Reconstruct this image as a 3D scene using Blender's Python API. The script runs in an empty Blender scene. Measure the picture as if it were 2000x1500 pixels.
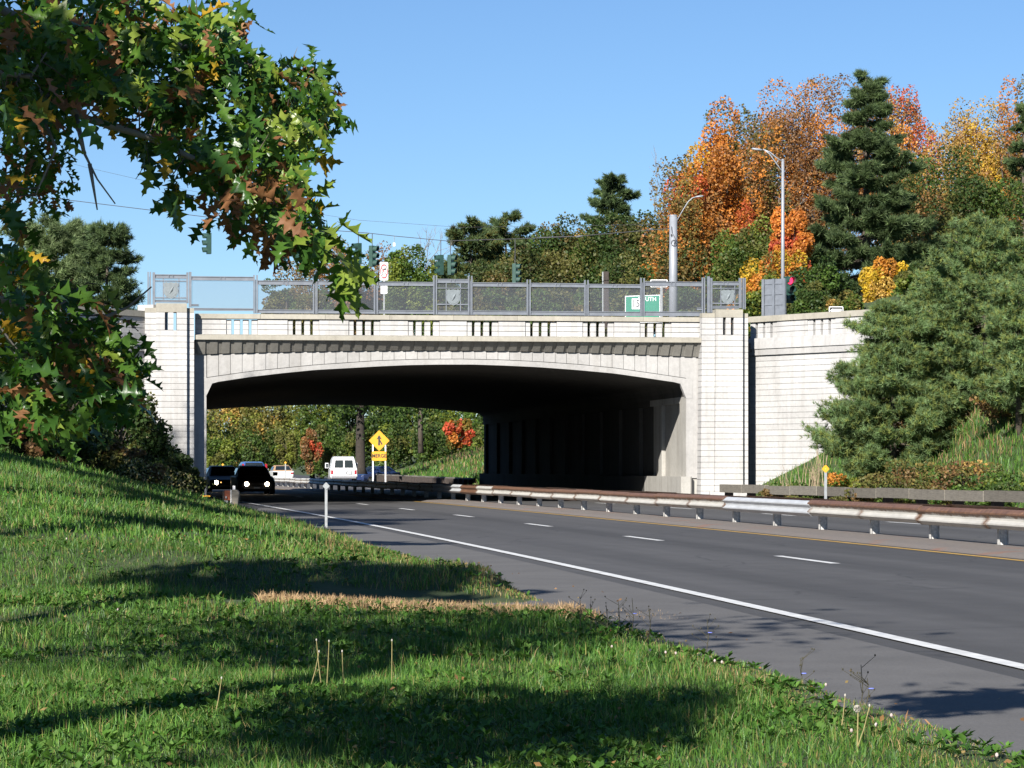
import bpy, math, random
import numpy as np
from mathutils import Vector, Matrix

# ------------------------------------------------------------------ camera, sky, sun, exposure
SC = bpy.context.scene
COL = SC.collection
F, CX, HY, CZ = 5700.0, 1000.0, 912.0, 1.29       # lens in photo pixels, principal column, horizon row, eye height
cam_d = bpy.data.cameras.new('camera'); cam = bpy.data.objects.new('camera', cam_d); COL.objects.link(cam)
cam.location = (0, 0, CZ); cam.rotation_euler = (math.radians(90), 0, 0)
cam_d.sensor_width = 36.0; cam_d.lens = F / 2000 * 36; cam_d.shift_y = (HY - 750) / 2000
cam_d.clip_start = 0.5; cam_d.clip_end = 6000
SC.camera = cam
SUN_EL, SUN_BETA = math.radians(27.5), math.radians(22)   # light travels away from the viewer and 22 deg to the right
W = bpy.data.worlds.new('World'); SC.world = W; W.use_nodes = True
nt = W.node_tree; nt.nodes.clear()
sky = nt.nodes.new('ShaderNodeTexSky'); sky.sky_type = 'NISHITA'; sky.sun_disc = False
sky.sun_elevation = SUN_EL
sky.sun_rotation = math.radians(180) + SUN_BETA
sky.altitude = 1500; sky.air_density = 1.0; sky.dust_density = 0.0; sky.ozone_density = 2.5
bg = nt.nodes.new('ShaderNodeBackground'); bg.inputs[1].default_value = 0.05
tint = nt.nodes.new('ShaderNodeMix'); tint.data_type = 'RGBA'; tint.blend_type = 'MULTIPLY'
tint.inputs[0].default_value = 1.0; tint.inputs[7].default_value = (0.80, 0.985, 1.20, 1)
wo = nt.nodes.new('ShaderNodeOutputWorld')
nt.links.new(sky.outputs[0], tint.inputs[6]); nt.links.new(tint.outputs[2], bg.inputs[0]); nt.links.new(bg.outputs[0], wo.inputs[0])
sd = bpy.data.lights.new('sun', 'SUN'); sun = bpy.data.objects.new('sun', sd); COL.objects.link(sun)
sd.energy = 5.0; sd.angle = math.radians(0.5); sd.color = (1.0, 0.955, 0.89)
LD = Vector((math.sin(SUN_BETA) * math.cos(SUN_EL), math.cos(SUN_BETA) * math.cos(SUN_EL), -math.sin(SUN_EL)))
sun.rotation_euler = LD.to_track_quat('-Z', 'Y').to_euler(); sun.location = (-30, -60, 50)
SC.view_settings.view_transform = 'Standard'; SC.view_settings.look = 'None'
SC.view_settings.exposure = 0.92; SC.view_settings.gamma = 1.0; SC.view_settings.use_curve_mapping = False
SC.render.engine = 'CYCLES'
SC.cycles.max_bounces = 6; SC.cycles.transparent_max_bounces = 12; SC.cycles.use_denoising = True
SC.cycles.diffuse_bounces = 1; SC.cycles.glossy_bounces = 2; SC.cycles.transmission_bounces = 3

random.seed(7)
RNG = np.random.default_rng(11)

# ------------------------------------------------------------------ helpers
def P(px, py, Y):
    """point of the place seen at photo pixel (px, py) when it stands Y metres away"""
    return ((px - CX) / F * Y, Y, CZ + (HY - py) / F * Y)

def put(o, parent=None):
    COL.objects.link(o)
    if parent is not None: o.parent = parent
    return o

def tag(o, label=None, cat=None, group=None, kind=None):
    if label: o['label'] = label
    if cat: o['category'] = cat
    if group: o['group'] = group
    if kind: o['kind'] = kind
    return o

def empty(name, loc=(0, 0, 0), rz=0.0):
    o = bpy.data.objects.new(name, None); COL.objects.link(o)
    o.location = loc; o.rotation_euler = (0, 0, rz); o.empty_display_size = 0.2
    return o

def copy_tree(o, parent=None):
    c = o.copy(); COL.objects.link(c); c.parent = parent
    for ch in list(o.children): copy_tree(ch, c)
    return c

class MB:
    def __init__(s): s.v = []; s.f = []
    def quadstrip(s, *a): pass
    def add(s, vs, fs):
        b = len(s.v); s.v += [tuple(p) for p in vs]; s.f += [tuple(i + b for i in f) for f in fs]; return s
    def box(s, x0, x1, y0, y1, z0, z1, bev=0.0):
        if bev <= 0:
            return s.add([(x0,y0,z0),(x1,y0,z0),(x1,y1,z0),(x0,y1,z0),(x0,y0,z1),(x1,y0,z1),(x1,y1,z1),(x0,y1,z1)],
                  [(0,3,2,1),(4,5,6,7),(0,1,5,4),(1,2,6,5),(2,3,7,6),(3,0,4,7)])
        b = bev
        ring = [(x0+b,y0),(x1-b,y0),(x1,y0+b),(x1,y1-b),(x1-b,y1),(x0+b,y1),(x0,y1-b),(x0,y0+b)]
        return s.prism(ring, z0, z1)
    def prism(s, poly, z0, z1, top=None):
        n = len(poly); top = top or poly
        vs = [(x, y, z0) for x, y in poly] + [(x, y, z1) for x, y in top]
        fs = [tuple(range(n - 1, -1, -1)), tuple(range(n, 2 * n))]
        fs += [(i, (i + 1) % n, n + (i + 1) % n, n + i) for i in range(n)]
        return s.add(vs, fs)
    def slab(s, poly, y0, y1):
        """polygon in x-z, counter-clockwise seen from -y, extruded from y0 (front) to y1"""
        n = len(poly)
        vs = [(x, y0, z) for x, z in poly] + [(x, y1, z) for x, z in poly]
        fs = [tuple(range(n)), tuple(range(2 * n - 1, n - 1, -1))]
        fs += [(i, n + i, n + (i + 1) % n, (i + 1) % n) for i in range(n)]
        return s.add(vs, fs)
    def tube(s, pts, rads, n=6, cap=True):
        pts = [Vector(p) for p in pts]
        if not isinstance(rads, (list, tuple)): rads = [rads] * len(pts)
        vs = []; fs = []
        t0 = (pts[1] - pts[0]).normalized()
        up = Vector((0, 0, 1)) if abs(t0.z) < 0.9 else Vector((1, 0, 0))
        a = t0.cross(up).normalized()
        for i, p in enumerate(pts):
            t = (pts[min(i + 1, len(pts) - 1)] - pts[max(i - 1, 0)]).normalized()
            a = (a - t * a.dot(t)).normalized(); b = t.cross(a)
            for k in range(n):
                an = 2 * math.pi * k / n
                vs.append(p + a * (math.cos(an) * rads[i]) + b * (math.sin(an) * rads[i]))
        m = len(pts)
        for i in range(m - 1):
            for k in range(n):
                k2 = (k + 1) % n
                fs.append((i * n + k, i * n + k2, (i + 1) * n + k2, (i + 1) * n + k))
        if cap:
            fs.append(tuple(range(n - 1, -1, -1))); fs.append(tuple((m - 1) * n + k for k in range(n)))
        return s.add(vs, fs)
    def lathe(s, prof, n=12, c=(0, 0, 0)):
        vs = []; fs = []
        for r, z in prof:
            for k in range(n):
                an = 2 * math.pi * k / n
                vs.append((c[0] + r * math.cos(an), c[1] + r * math.sin(an), c[2] + z))
        for i in range(len(prof) - 1):
            for k in range(n):
                k2 = (k + 1) % n
                fs.append((i * n + k, i * n + k2, (i + 1) * n + k2, (i + 1) * n + k))
        fs.append(tuple(range(n - 1, -1, -1))); fs.append(tuple((len(prof) - 1) * n + k for k in range(n)))
        return s.add(vs, fs)
    def xform(s, M):
        s.v = [tuple(M @ Vector(p)) for p in s.v]; return s
    def mesh(s, name, mat=None, smooth=False):
        me = bpy.data.meshes.new(name); me.from_pydata(s.v, [], s.f)
        if mat: me.materials.append(mat)
        if smooth: me.polygons.foreach_set('use_smooth', [True] * len(me.polygons))
        me.update(); return me
    def build(s, name, mat, parent=None, smooth=False, loc=None):
        o = bpy.data.objects.new(name, s.mesh(name, mat, smooth)); put(o, parent)
        if loc: o.location = loc
        return o

def obj(name, me, parent=None, loc=None, rz=None):
    o = bpy.data.objects.new(name, me); put(o, parent)
    if loc is not None: o.location = loc
    if rz is not None: o.rotation_euler = (0, 0, rz)
    return o

def tri_mesh(name, V, T, mat, fcol=None):
    """V (n,3), T (m,3) numpy; fcol (m,3) face colours"""
    me = bpy.data.meshes.new(name)
    me.vertices.add(len(V)); me.vertices.foreach_set('co', np.ascontiguousarray(V, dtype=np.float32).ravel())
    m = len(T); me.loops.add(3 * m); me.loops.foreach_set('vertex_index', np.ascontiguousarray(T, dtype=np.int32).ravel())
    me.polygons.add(m); me.polygons.foreach_set('loop_start', np.arange(0, 3 * m, 3, dtype=np.int32))
    me.polygons.foreach_set('loop_total', np.full(m, 3, dtype=np.int32))
    if fcol is not None:
        a = me.attributes.new('col', 'FLOAT_COLOR', 'FACE')
        c = np.ones((m, 4), dtype=np.float32); c[:, :3] = fcol; a.data.foreach_set('color', c.ravel())
    me.materials.append(mat); me.update(calc_edges=True); return me

# ------------------------------------------------------------------ materials
def N(t, typ, **kw):
    n = t.nodes.new(typ)
    for k, v in kw.items(): setattr(n, k, v)
    return n

def base_mat(name):
    m = bpy.data.materials.new(name); m.use_nodes = True
    t = m.node_tree; b = t.nodes['Principled BSDF']; return m, t, b

def ramp(t, stops, src, interp='LINEAR'):
    r = N(t, 'ShaderNodeValToRGB'); r.color_ramp.interpolation = interp
    e = r.color_ramp.elements
    while len(e) < len(stops): e.new(0.5)
    for i, (p, c) in enumerate(stops):
        e[i].position = p; e[i].color = (*c, 1) if len(c) == 3 else c
    t.links.new(src, r.inputs[0]); return r.outputs[0]

def coords(t, scale=(1, 1, 1), kind='Object'):
    tc = N(t, 'ShaderNodeTexCoord'); mp = N(t, 'ShaderNodeMapping'); mp.inputs['Scale'].default_value = scale
    t.links.new(tc.outputs[kind], mp.inputs[0]); return mp.outputs[0]

def worldpos(t, scale=(1, 1, 1)):
    g = N(t, 'ShaderNodeNewGeometry'); mp = N(t, 'ShaderNodeMapping'); mp.inputs['Scale'].default_value = scale
    t.links.new(g.outputs['Position'], mp.inputs[0]); return mp.outputs[0]

def noise(t, vec, scale, detail=4, rough=0.55):
    n = N(t, 'ShaderNodeTexNoise'); n.inputs['Scale'].default_value = scale; n.inputs['Detail'].default_value = detail
    n.inputs['Roughness'].default_value = rough; t.links.new(vec, n.inputs['Vector']); return n.outputs[0]

def mixc(t, a, b, fac, mode='MIX'):
    m = N(t, 'ShaderNodeMix', data_type='RGBA', blend_type=mode)
    for sock, val in ((m.inputs[0], fac), (m.inputs[6], a), (m.inputs[7], b)):
        if isinstance(val, (int, float)): sock.default_value = val
        elif isinstance(val, tuple): sock.default_value = (*val, 1) if len(val) == 3 else val
        else: t.links.new(val, sock)
    return m.outputs[2]

def bump(t, b, height, strength=0.3, dist=0.02):
    bp = N(t, 'ShaderNodeBump'); bp.inputs['Strength'].default_value = strength; bp.inputs['Distance'].default_value = dist
    t.links.new(height, bp.inputs['Height']); t.links.new(bp.outputs[0], b.inputs['Normal'])

def plain(name, col, rough=0.6, metal=0.0, var=0.12, scale=6.0, emit=None, spec=0.5, bmp=0.0):
    m, t, b = base_mat(name)
    n = noise(t, worldpos(t), scale, 5)
    lo = tuple(c * (1 - var) for c in col); hi = tuple(min(1, c * (1 + var)) for c in col)
    t.links.new(ramp(t, [(0.3, lo), (0.7, hi)], n), b.inputs['Base Color'])
    b.inputs['Roughness'].default_value = rough; b.inputs['Metallic'].default_value = metal
    b.inputs['Specular IOR Level'].default_value = spec
    if bmp: bump(t, b, n, bmp, 0.01)
    if emit:
        b.inputs['Emission Color'].default_value = (*emit[0], 1); b.inputs['Emission Strength'].default_value = emit[1]
    return m

def concrete(name, col, stain=0.5, grime=(0.18, 0.16, 0.13)):
    m, t, b = base_mat(name)
    w = worldpos(t)
    big = noise(t, w, 0.55, 6, 0.65); fine = noise(t, w, 9, 6, 0.7)
    streak = noise(t, worldpos(t, (3.2, 3.2, 0.16)), 1.0, 5, 0.6)
    c = ramp(t, [(0.28, tuple(x * 0.78 for x in col)), (0.62, col)], big)
    c = mixc(t, c, ramp(t, [(0.3, (0.86,) * 3), (0.7, (1.06,) * 3)], fine), 1.0, 'MULTIPLY')
    c = mixc(t, c, grime, ramp(t, [(0.50, (0, 0, 0)), (0.78, (stain * 1.15,) * 3)], streak))
    oi = N(t, 'ShaderNodeObjectInfo')
    c = mixc(t, c, ramp(t, [(0, (0.93,) * 3), (1, (1.03,) * 3)], oi.outputs['Random']), 1.0, 'MULTIPLY')
    t.links.new(c, b.inputs['Base Color']); b.inputs['Roughness'].default_value = 0.9
    b.inputs['Specular IOR Level'].default_value = 0.2
    bump(t, b, fine, 0.25, 0.008); return m

def leaf_mat(name, rough=0.55, trans=0.35, spec=0.35):
    m, t, b = base_mat(name)
    at = N(t, 'ShaderNodeAttribute', attribute_name='col')
    c = mixc(t, at.outputs['Color'], ramp(t, [(0.3, (0.78,) * 3), (0.7, (1.18,) * 3)], noise(t, worldpos(t), 5.0, 2)), 1.0, 'MULTIPLY')
    t.links.new(c, b.inputs['Base Color']); b.inputs['Roughness'].default_value = rough; b.inputs['Specular IOR Level'].default_value = spec
    tr = N(t, 'ShaderNodeBsdfTranslucent'); mx = N(t, 'ShaderNodeMixShader'); mx.inputs[0].default_value = trans
    hs = N(t, 'ShaderNodeHueSaturation'); hs.inputs['Value'].default_value = 1.25; hs.inputs['Saturation'].default_value = 1.1
    t.links.new(c, hs.inputs['Color']); t.links.new(hs.outputs[0], tr.inputs[0])
    t.links.new(b.outputs[0], mx.inputs[1]); t.links.new(tr.outputs[0], mx.inputs[2])
    t.links.new(mx.outputs[0], t.nodes['Material Output'].inputs[0]); return m

M = {}
M['conc'] = concrete('pale concrete', (0.51, 0.50, 0.485), 0.35)
M['conc_span'] = concrete('weathered spandrel concrete', (0.42, 0.41, 0.395), 0.3)
M['conc_cap'] = concrete('buff cap concrete', (0.39, 0.365, 0.305), 0.35)
M['conc_cove'] = concrete('grey cove concrete', (0.32, 0.305, 0.27), 0.4)
M['conc_dark'] = concrete('shade-dark tunnel concrete', (0.085, 0.082, 0.075), 0.5, (0.03, 0.03, 0.03))  # dark tone stands in for the deep shade of the underpass
M['conc_joint'] = concrete('joint concrete', (0.34, 0.33, 0.31), 0.4)
M['wall_in'] = concrete('abutment concrete', (0.42, 0.405, 0.37), 0.4)
M['leaf'] = leaf_mat('tree leaves')
M['needle'] = leaf_mat('pine needles', 0.6, 0.38, 0.25)
M['grass'] = leaf_mat('grass blades', 0.5, 0.3, 0.4)
M['bark'] = plain('bark', (0.085, 0.068, 0.052), 0.95, var=0.35, scale=14, bmp=0.5)
M['bark_grey'] = plain('grey bark', (0.20, 0.18, 0.155), 0.95, var=0.3, scale=14, bmp=0.4)
M['steel'] = plain('galvanised steel', (0.27, 0.285, 0.29), 0.5, 0.3, 0.16, 9)
M['fence'] = plain('grey painted steel', (0.165, 0.18, 0.205), 0.5, 0.15, 0.14, 5)
M['post_steel'] = plain('weathered galvanised post', (0.52, 0.51, 0.48), 0.65, 0.05, 0.3, 22)
M['black'] = plain('black rubber', (0.02, 0.02, 0.022), 0.7, 0, 0.2, 9)
M['white_paint'] = plain('white road paint', (0.66, 0.66, 0.64), 0.65, 0, 0.22, 5)
M['yellow_paint'] = plain('yellow road paint', (0.52, 0.31, 0.045), 0.6, 0, 0.18, 4)
M['sign_yellow'] = plain('yellow sign sheet', (0.66, 0.31, 0.012), 0.4, 0, 0.05, 2)
M['sign_white'] = plain('white sign sheet', (0.8, 0.8, 0.8), 0.4, 0, 0.05, 2)
M['sign_green'] = plain('green sign sheet', (0.01, 0.22, 0.13), 0.4, 0, 0.06, 2)
M['sign_red'] = plain('red sign ink', (0.55, 0.02, 0.03), 0.4, 0, 0.05, 2)
M['ink'] = plain('black sign ink', (0.02, 0.02, 0.02), 0.5, 0, 0.1, 2)
M['signal'] = plain('dark green signal housing', (0.022, 0.062, 0.048), 0.55, 0, 0.2, 6)
M['red_lamp'] = plain('lit red lamp', (0.6, 0.02, 0.05), 0.3, 0, 0.05, 2, ((1.0, 0.03, 0.10), 1.6))
M['lens'] = plain('unlit signal lens', (0.03, 0.03, 0.03), 0.2, 0, 0.1, 2)
M['wire'] = plain('wire', (0.06, 0.06, 0.065), 0.6, 0, 0.1, 2)
# ------------------------------------------------------------------ road geometry
_Y = np.arange(-30.0, 700.0, 1.0)
_th = np.radians(np.where(_Y < 90, 6.8 + 0.0275 * _Y, 9.275))
_Xw = np.concatenate([[0], np.cumsum(-np.tan((_th[1:] + _th[:-1]) / 2))])
_Xw = _Xw - np.interp(18.71, _Y, _Xw) + 3.28
def Xw(Y): return np.interp(Y, _Y, _Xw)                # white edge line of the near carriageway
def head(Y): return float(np.radians(np.interp(Y, _Y, np.degrees(_th))))
def XO(Y, u): return Xw(Y) + u / np.cos(np.interp(Y, _Y, _th))   # u metres right of that line
_RX = [(-30, None), (60, None), (96, None), (150, -0.9), (270, -13.6), (420, -29.0), (700, -58.0)]
_ry = [a for a, b in _RX]; _rx = [float(XO(a, 16.9)) if b is None else b for a, b in _RX]
def XR(Y):                                              # right edge of the paved road
    Y = np.asarray(Y, dtype=float)
    return np.where(Y < 96, XO(Y, 16.9), np.interp(Y, _ry, _rx))
def XL(Y): return XO(Y, -1.75)                          # left edge of the paved shoulder

BR_A = np.array([-10.50, 100.3]); BR_ANG = math.radians(8.2)
BR_E = np.array([math.cos(BR_ANG), math.sin(BR_ANG)]); BR_M = np.array([-math.sin(BR_ANG), math.cos(BR_ANG)])

def hash_noise(X, Y, s, seed=0):
    """smooth value noise"""
    X = np.asarray(X, float) / s + seed * 17.3; Y = np.asarray(Y, float) / s + seed * 9.1
    xi = np.floor(X); yi = np.floor(Y); fx = X - xi; fy = Y - yi
    def h(a, b):
        v = np.sin(a * 127.1 + b * 311.7 + seed * 74.7) * 43758.5453; return v - np.floor(v)
    fx = fx * fx * (3 - 2 * fx); fy = fy * fy * (3 - 2 * fy)
    return (h(xi, yi) * (1 - fx) + h(xi + 1, yi) * fx) * (1 - fy) + (h(xi, yi + 1) * (1 - fx) + h(xi + 1, yi + 1) * fx) * fy

def ss(x): x = np.clip(x, 0, 1); return x * x * (3 - 2 * x)

def ground_z(X, Y):
    X = np.asarray(X, float); Y = np.asarray(Y, float)
    dl = XL(Y) - X; dr = X - XR(Y)
    k = np.interp(Y, [0, 12, 23, 28, 36, 50, 90, 200], [0.0, 0.0, 0.005, 0.05, 0.13, 0.24, 0.26, 0.3])
    dlp = np.clip(dl, 0, None)
    zl = np.interp(Y, [0, 24, 29], [-0.055, -0.035, 0.0]) * ss((dlp - 0.25) / 1.0) + 0.012 + k * dlp + 0.30 * np.clip(dlp - np.interp(Y, [0, 30, 50, 90], [14, 10, 6.5, 4.5]), 0, None)
    zl = np.minimum(zl, 6.0 + 0.03 * dlp)
    zl += 0.05 * ss(dlp / 0.5) * (hash_noise(X, Y, 1.6, 1) - 0.4) + 0.10 * ss(dlp / 2) * (hash_noise(X, Y, 4.0, 2) - 0.5)
    # low drain crossing between two humps of turf
    dip = np.exp(-((Y - 26.8 - 0.12 * dlp) / 1.15) ** 2)
    hump = 0.20 * np.exp(-((Y - 29.9) / 1.3) ** 2) * ss(dlp / 0.35) * np.exp(-(dlp / 7) ** 2)
    zl = zl * (1 - 0.95 * dip * np.exp(-(dlp / 3.5) ** 4)) + hump - 0.03 * dip * ss(dlp / .3)
    drp = np.clip(dr - 0.35, 0, None)
    kr = np.interp(Y, [0, 75, 90, 104, 125, 160, 260, 400], [0.62, 0.66, 0.74, 0.95, 0.8, 0.34, 0.28, 0.2])
    zr = 0.02 + kr * drp - 0.10 * ss(drp / 2.0) * (1 - ss((drp - 2) / 2))
    zr = np.minimum(zr, 7.5 + 0.06 * drp) + 0.25 * ss(drp / 2) * (hash_noise(X, Y, 3.0, 3) - 0.5)
    road = (dl <= 0) & (dr <= 0)
    z = np.where(dl > 0, zl, np.where(dr > 0, zr, -0.08))
    # keep clear of the underpass
    T = (X - BR_A[0]) * BR_M[0] + (Y - BR_A[1]) * BR_M[1]; S = (X - BR_A[0]) * BR_E[0] + (Y - BR_A[1]) * BR_E[1]
    inside = (T > -0.6) & (T < 56) & (S > -1.2) & (S < 18.2)
    return np.where(inside, -0.08, z)

def grid_mesh(name, xs_fn, Ys, nx, mat, zfn):
    V = []; 
    for y in Ys:
        xs = xs_fn(y, nx); V.append(np.stack([xs, np.full(nx, y), zfn(xs, np.full(nx, y))], 1))
    V = np.concatenate(V); idx = np.arange(len(Ys) * nx).reshape(len(Ys), nx)
    a = idx[:-1, :-1].ravel(); b = idx[:-1, 1:].ravel(); c = idx[1:, 1:].ravel(); d = idx[1:, :-1].ravel()
    T = np.concatenate([np.stack([a, b, c], 1), np.stack([a, c, d], 1)])
    me = tri_mesh(name, V, T, mat); me.polygons.foreach_set('use_smooth', [True] * len(me.polygons)); return me

# ---- materials of the ground
m, t, b = base_mat('turf soil'); w = worldpos(t)
c = ramp(t, [(0.25, (0.030, 0.045, 0.014)), (0.55, (0.050, 0.075, 0.020)), (0.8, (0.10, 0.085, 0.035))], noise(t, w, 1.3, 6))
t.links.new(c, b.inputs['Base Color']); b.inputs['Roughness'].default_value = 1.0; bump(t, b, noise(t, w, 30, 4), 0.5, 0.03); M['soil'] = m
m, t, b = base_mat('asphalt'); w = worldpos(t)
g = noise(t, w, 60, 3, 0.8); wr = N(t, 'ShaderNodeMapping'); wr.inputs['Rotation'].default_value = (0, 0, math.radians(-8.6)); wr.inputs['Scale'].default_value = (1, 1, 1); t.links.new(w, wr.inputs[0])
wr2 = N(t, 'ShaderNodeMapping'); wr2.inputs['Scale'].default_value = (0.75, 0.018, 1); t.links.new(wr.outputs[0], wr2.inputs[0]); patch = noise(t, wr2.outputs[0], 1.0, 5)
fine = noise(t, w, 1.6, 5)
c = ramp(t, [(0.25, (0.060, 0.0595, 0.061)), (0.75, (0.118, 0.115, 0.112))], g)
c = mixc(t, c, ramp(t, [(0.35, (0.70,) * 3), (0.65, (1.12,) * 3)], patch), 1.0, 'MULTIPLY')
c = mixc(t, c, ramp(t, [(0.3, (0.90,) * 3), (0.7, (1.07,) * 3)], fine), 1.0, 'MULTIPLY')
vo = N(t, 'ShaderNodeTexVoronoi', feature='DISTANCE_TO_EDGE'); vo.inputs['Scale'].default_value = 0.22
wn = N(t, 'ShaderNodeTexNoise'); wn.inputs['Scale'].default_value = 0.7
wm = N(t, 'ShaderNodeMix', data_type='RGBA', blend_type='ADD'); wm.inputs[0].default_value = 1.2
t.links.new(w, wm.inputs[6]); t.links.new(wn.outputs[1], wm.inputs[7]); t.links.new(w, wn.inputs[0]); t.links.new(wm.outputs[2], vo.inputs['Vector'])
c = mixc(t, c, (0.03, 0.03, 0.032), ramp(t, [(0.0, (0.55,) * 3), (0.006, (0, 0, 0))], vo.outputs['Distance']))
vs = N(t, 'ShaderNodeTexVoronoi'); vs.inputs['Scale'].default_value = 26; t.links.new(w, vs.inputs['Vector'])
c = mixc(t, c, (0.32, 0.31, 0.29), ramp(t, [(0.0, (0.55,) * 3), (0.10, (0, 0, 0))], vs.outputs['Distance']))
t.links.new(c, b.inputs['Base Color']); b.inputs['Roughness'].default_value = 0.82; b.inputs['Specular IOR Level'].default_value = 0.3
bump(t, b, g, 0.35, 0.01); M['asphalt'] = m
m, t, b = base_mat('shoulder asphalt'); w = worldpos(t)
g = noise(t, w, 55, 3, 0.8); fine = noise(t, w, 1.1, 6)
c = ramp(t, [(0.25, (0.085, 0.082, 0.080)), (0.75, (0.15, 0.144, 0.137))], g)
c = mixc(t, c, ramp(t, [(0.3, (0.86,) * 3), (0.7, (1.10,) * 3)], fine), 1.0, 'MULTIPLY')
t.links.new(c, b.inputs['Base Color']); b.inputs['Roughness'].default_value = 0.9; bump(t, b, g, 0.35, 0.01); M['shoulder'] = m
m, t, b = base_mat('median gravel'); w = worldpos(t)
g = noise(t, w, 40, 4, 0.8)
c = ramp(t, [(0.2, (0.10, 0.085, 0.075)), (0.55, (0.19, 0.165, 0.145)), (0.85, (0.29, 0.25, 0.225))], g)
c = mixc(t, c, (0.26, 0.11, 0.06), ramp(t, [(0.56, (0, 0, 0)), (0.72, (0.8,) * 3)], noise(t, w, 0.9, 5)))
t.links.new(c, b.inputs['Base Color']); b.inputs['Roughness'].default_value = 0.95; bump(t, b, g, 0.6, 0.02); M['median'] = m

# ---- ground: one sheet out to the horizon
def gx(y, n):
    # dense where the picture looks, sparse to the sides
    lo = min(-0.19 * y - 8, -14); hi = max(0.19 * y + 8, 14)
    mid = np.linspace(lo, hi, n - 20)
    L = lo - np.geomspace(1, 900, 10)[::-1]; R = hi + np.geomspace(1, 900, 10); return np.concatenate([L, mid, R])
Ys = np.concatenate([np.linspace(-25, 9, 12), np.arange(10, 60, 0.45), np.arange(60, 160, 1.0), np.geomspace(160, 3000, 70)])
ground = obj('ground', grid_mesh('ground', gx, Ys, 130, M['soil'], ground_z)); tag(ground, kind='structure')

def strip(name, uf0, uf1, y0, y1, z, mat, parent=None, step=4.0, absx=False):
    n = max(2, int((y1 - y0) / step) + 1); Y = np.linspace(y0, y1, n)
    a = np.array([uf0(y) for y in Y]); c = np.array([uf1(y) for y in Y])
    zz = z if callable(z) else (lambda x, y: z)
    mb = MB(); vs = []; fs = []
    for i in range(n): vs += [(a[i], Y[i], zz(a[i], Y[i])), (c[i], Y[i], zz(c[i], Y[i]))]
    for i in range(n - 1): fs.append((2*i, 2*i+1, 2*i+3, 2*i+2))
    mb.add(vs, fs); o = mb.build(name, mat, parent); return o
def U(u): return lambda y: float(XO(y, u))
road = strip('road', U(-0.35), lambda y: float(XR(y)) - 0.0, -25, 600, 0.0, M['asphalt']); tag(road, kind='structure')
_edge = lambda y: float(XL(y)) - 0.22 * float(hash_noise(0, y, 1.3, 5)) - 0.05
shoulder = strip('shoulder', _edge, U(-0.33), -25, 600, 0.006, M['shoulder'], None, 0.7); tag(shoulder, kind='structure')
apron = MB()
Yp = np.linspace(25.2, 28.4, 16); vs = []; fs = []
for i, y in enumerate(Yp):
    e = 2.3 * math.sin(math.pi * (i + 0.5) / 16) ** 0.6 + 0.12 * math.sin(i * 2.1)
    vs += [(float(XL(y)) - e, y + 0.12 * e, 0.004), (float(XL(y)) + 0.05, y, 0.004)]
for i in range(15): fs.append((2*i, 2*i+1, 2*i+3, 2*i+2))
apron.add(vs, fs); o = apron.build('drain_apron', M['shoulder']); tag(o, kind='structure')
med = MB(); vs = []; fs = []
Yp = np.arange(-20, 330, 2.5)
for y in Yp:
    for u, z in ((6.72, 0.004), (6.95, 0.05), (7.6, 0.075), (8.3, 0.06), (8.62, 0.004)):
        vs.append((float(XO(y, u)) , y, z + (0.012 * (float(hash_noise(u * 3, y, 1.7, 4)) - 0.5) if z > 0.01 else 0)))
for i in range(len(Yp) - 1):
    for k in range(4): fs.append((5*i+k, 5*i+k+1, 5*i+k+6, 5*i+k+5))
med.add(vs, fs); o = med.build('median_strip', M['median']); tag(o, kind='structure')

# painted lines, each a part of the road
strip('edge_line', U(-0.075), U(0.075), -20, 400, 0.011, M['white_paint'], road)
strip('centre_line', U(6.45), U(6.58), -20, 400, 0.005, M['yellow_paint'], road)
strip('centre_line', U(8.76), U(8.88), -20, 400, 0.005, M['yellow_paint'], road)
strip('edge_line', U(15.75), U(15.9), 20, 140, 0.005, M['white_paint'], road)
for k in range(-3, 26):                       # broken line, 3.4 m dashes
    y0 = 38.9 + k * 12.1
    if y0 > 8: strip('lane_dash', U(3.62), U(3.76), y0, y0 + 3.35, 0.0045, M['white_paint'], road, 2)
for k in range(-4, 26):
    y0 = 65.1 + k * 12.1
    if y0 > 10: strip('lane_dash', U(12.3), U(12.44), y0, y0 + 3.35, 0.0045, M['white_paint'], road, 2)

# higher ground carrying the crossing road on both sides of the bridge
def brpt(s, tt): p = BR_A + BR_E * s + BR_M * tt; return (float(p[0]), float(p[1]))
for nm, poly in (('embankment_right', [brpt(19.95, 1.5), brpt(24.6, -6.9), brpt(40, -6.0), brpt(120, 10), brpt(120, 54), brpt(18.6, 54)]),
                 ('embankment_left', [brpt(-2.45, 0.4), brpt(-2.0, 54), brpt(-110, 54), brpt(-110, 2), brpt(-30, -6.0), brpt(-8.5, -6.6)])):
    if nm == 'embankment_left': poly = poly[::-1]
    mb = MB(); mb.prism(poly, 3.0, 5.72); tag(mb.build(nm, M['soil']), kind='structure')
# ------------------------------------------------------------------ the bridge
BR_L = 53.9
def bS(px, tt=0.0):
    k = (px - CX) / F; ax, ay = BR_A + BR_M * tt
    return (k * ay - ax) / (BR_E[0] - k * BR_E[1])
def bYd(px, tt=0.0): return (BR_A + BR_M * tt + BR_E * bS(px, tt))[1]
def bZ(px, py, tt=0.0): return CZ + (HY - py) / F * bYd(px, tt)

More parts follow.
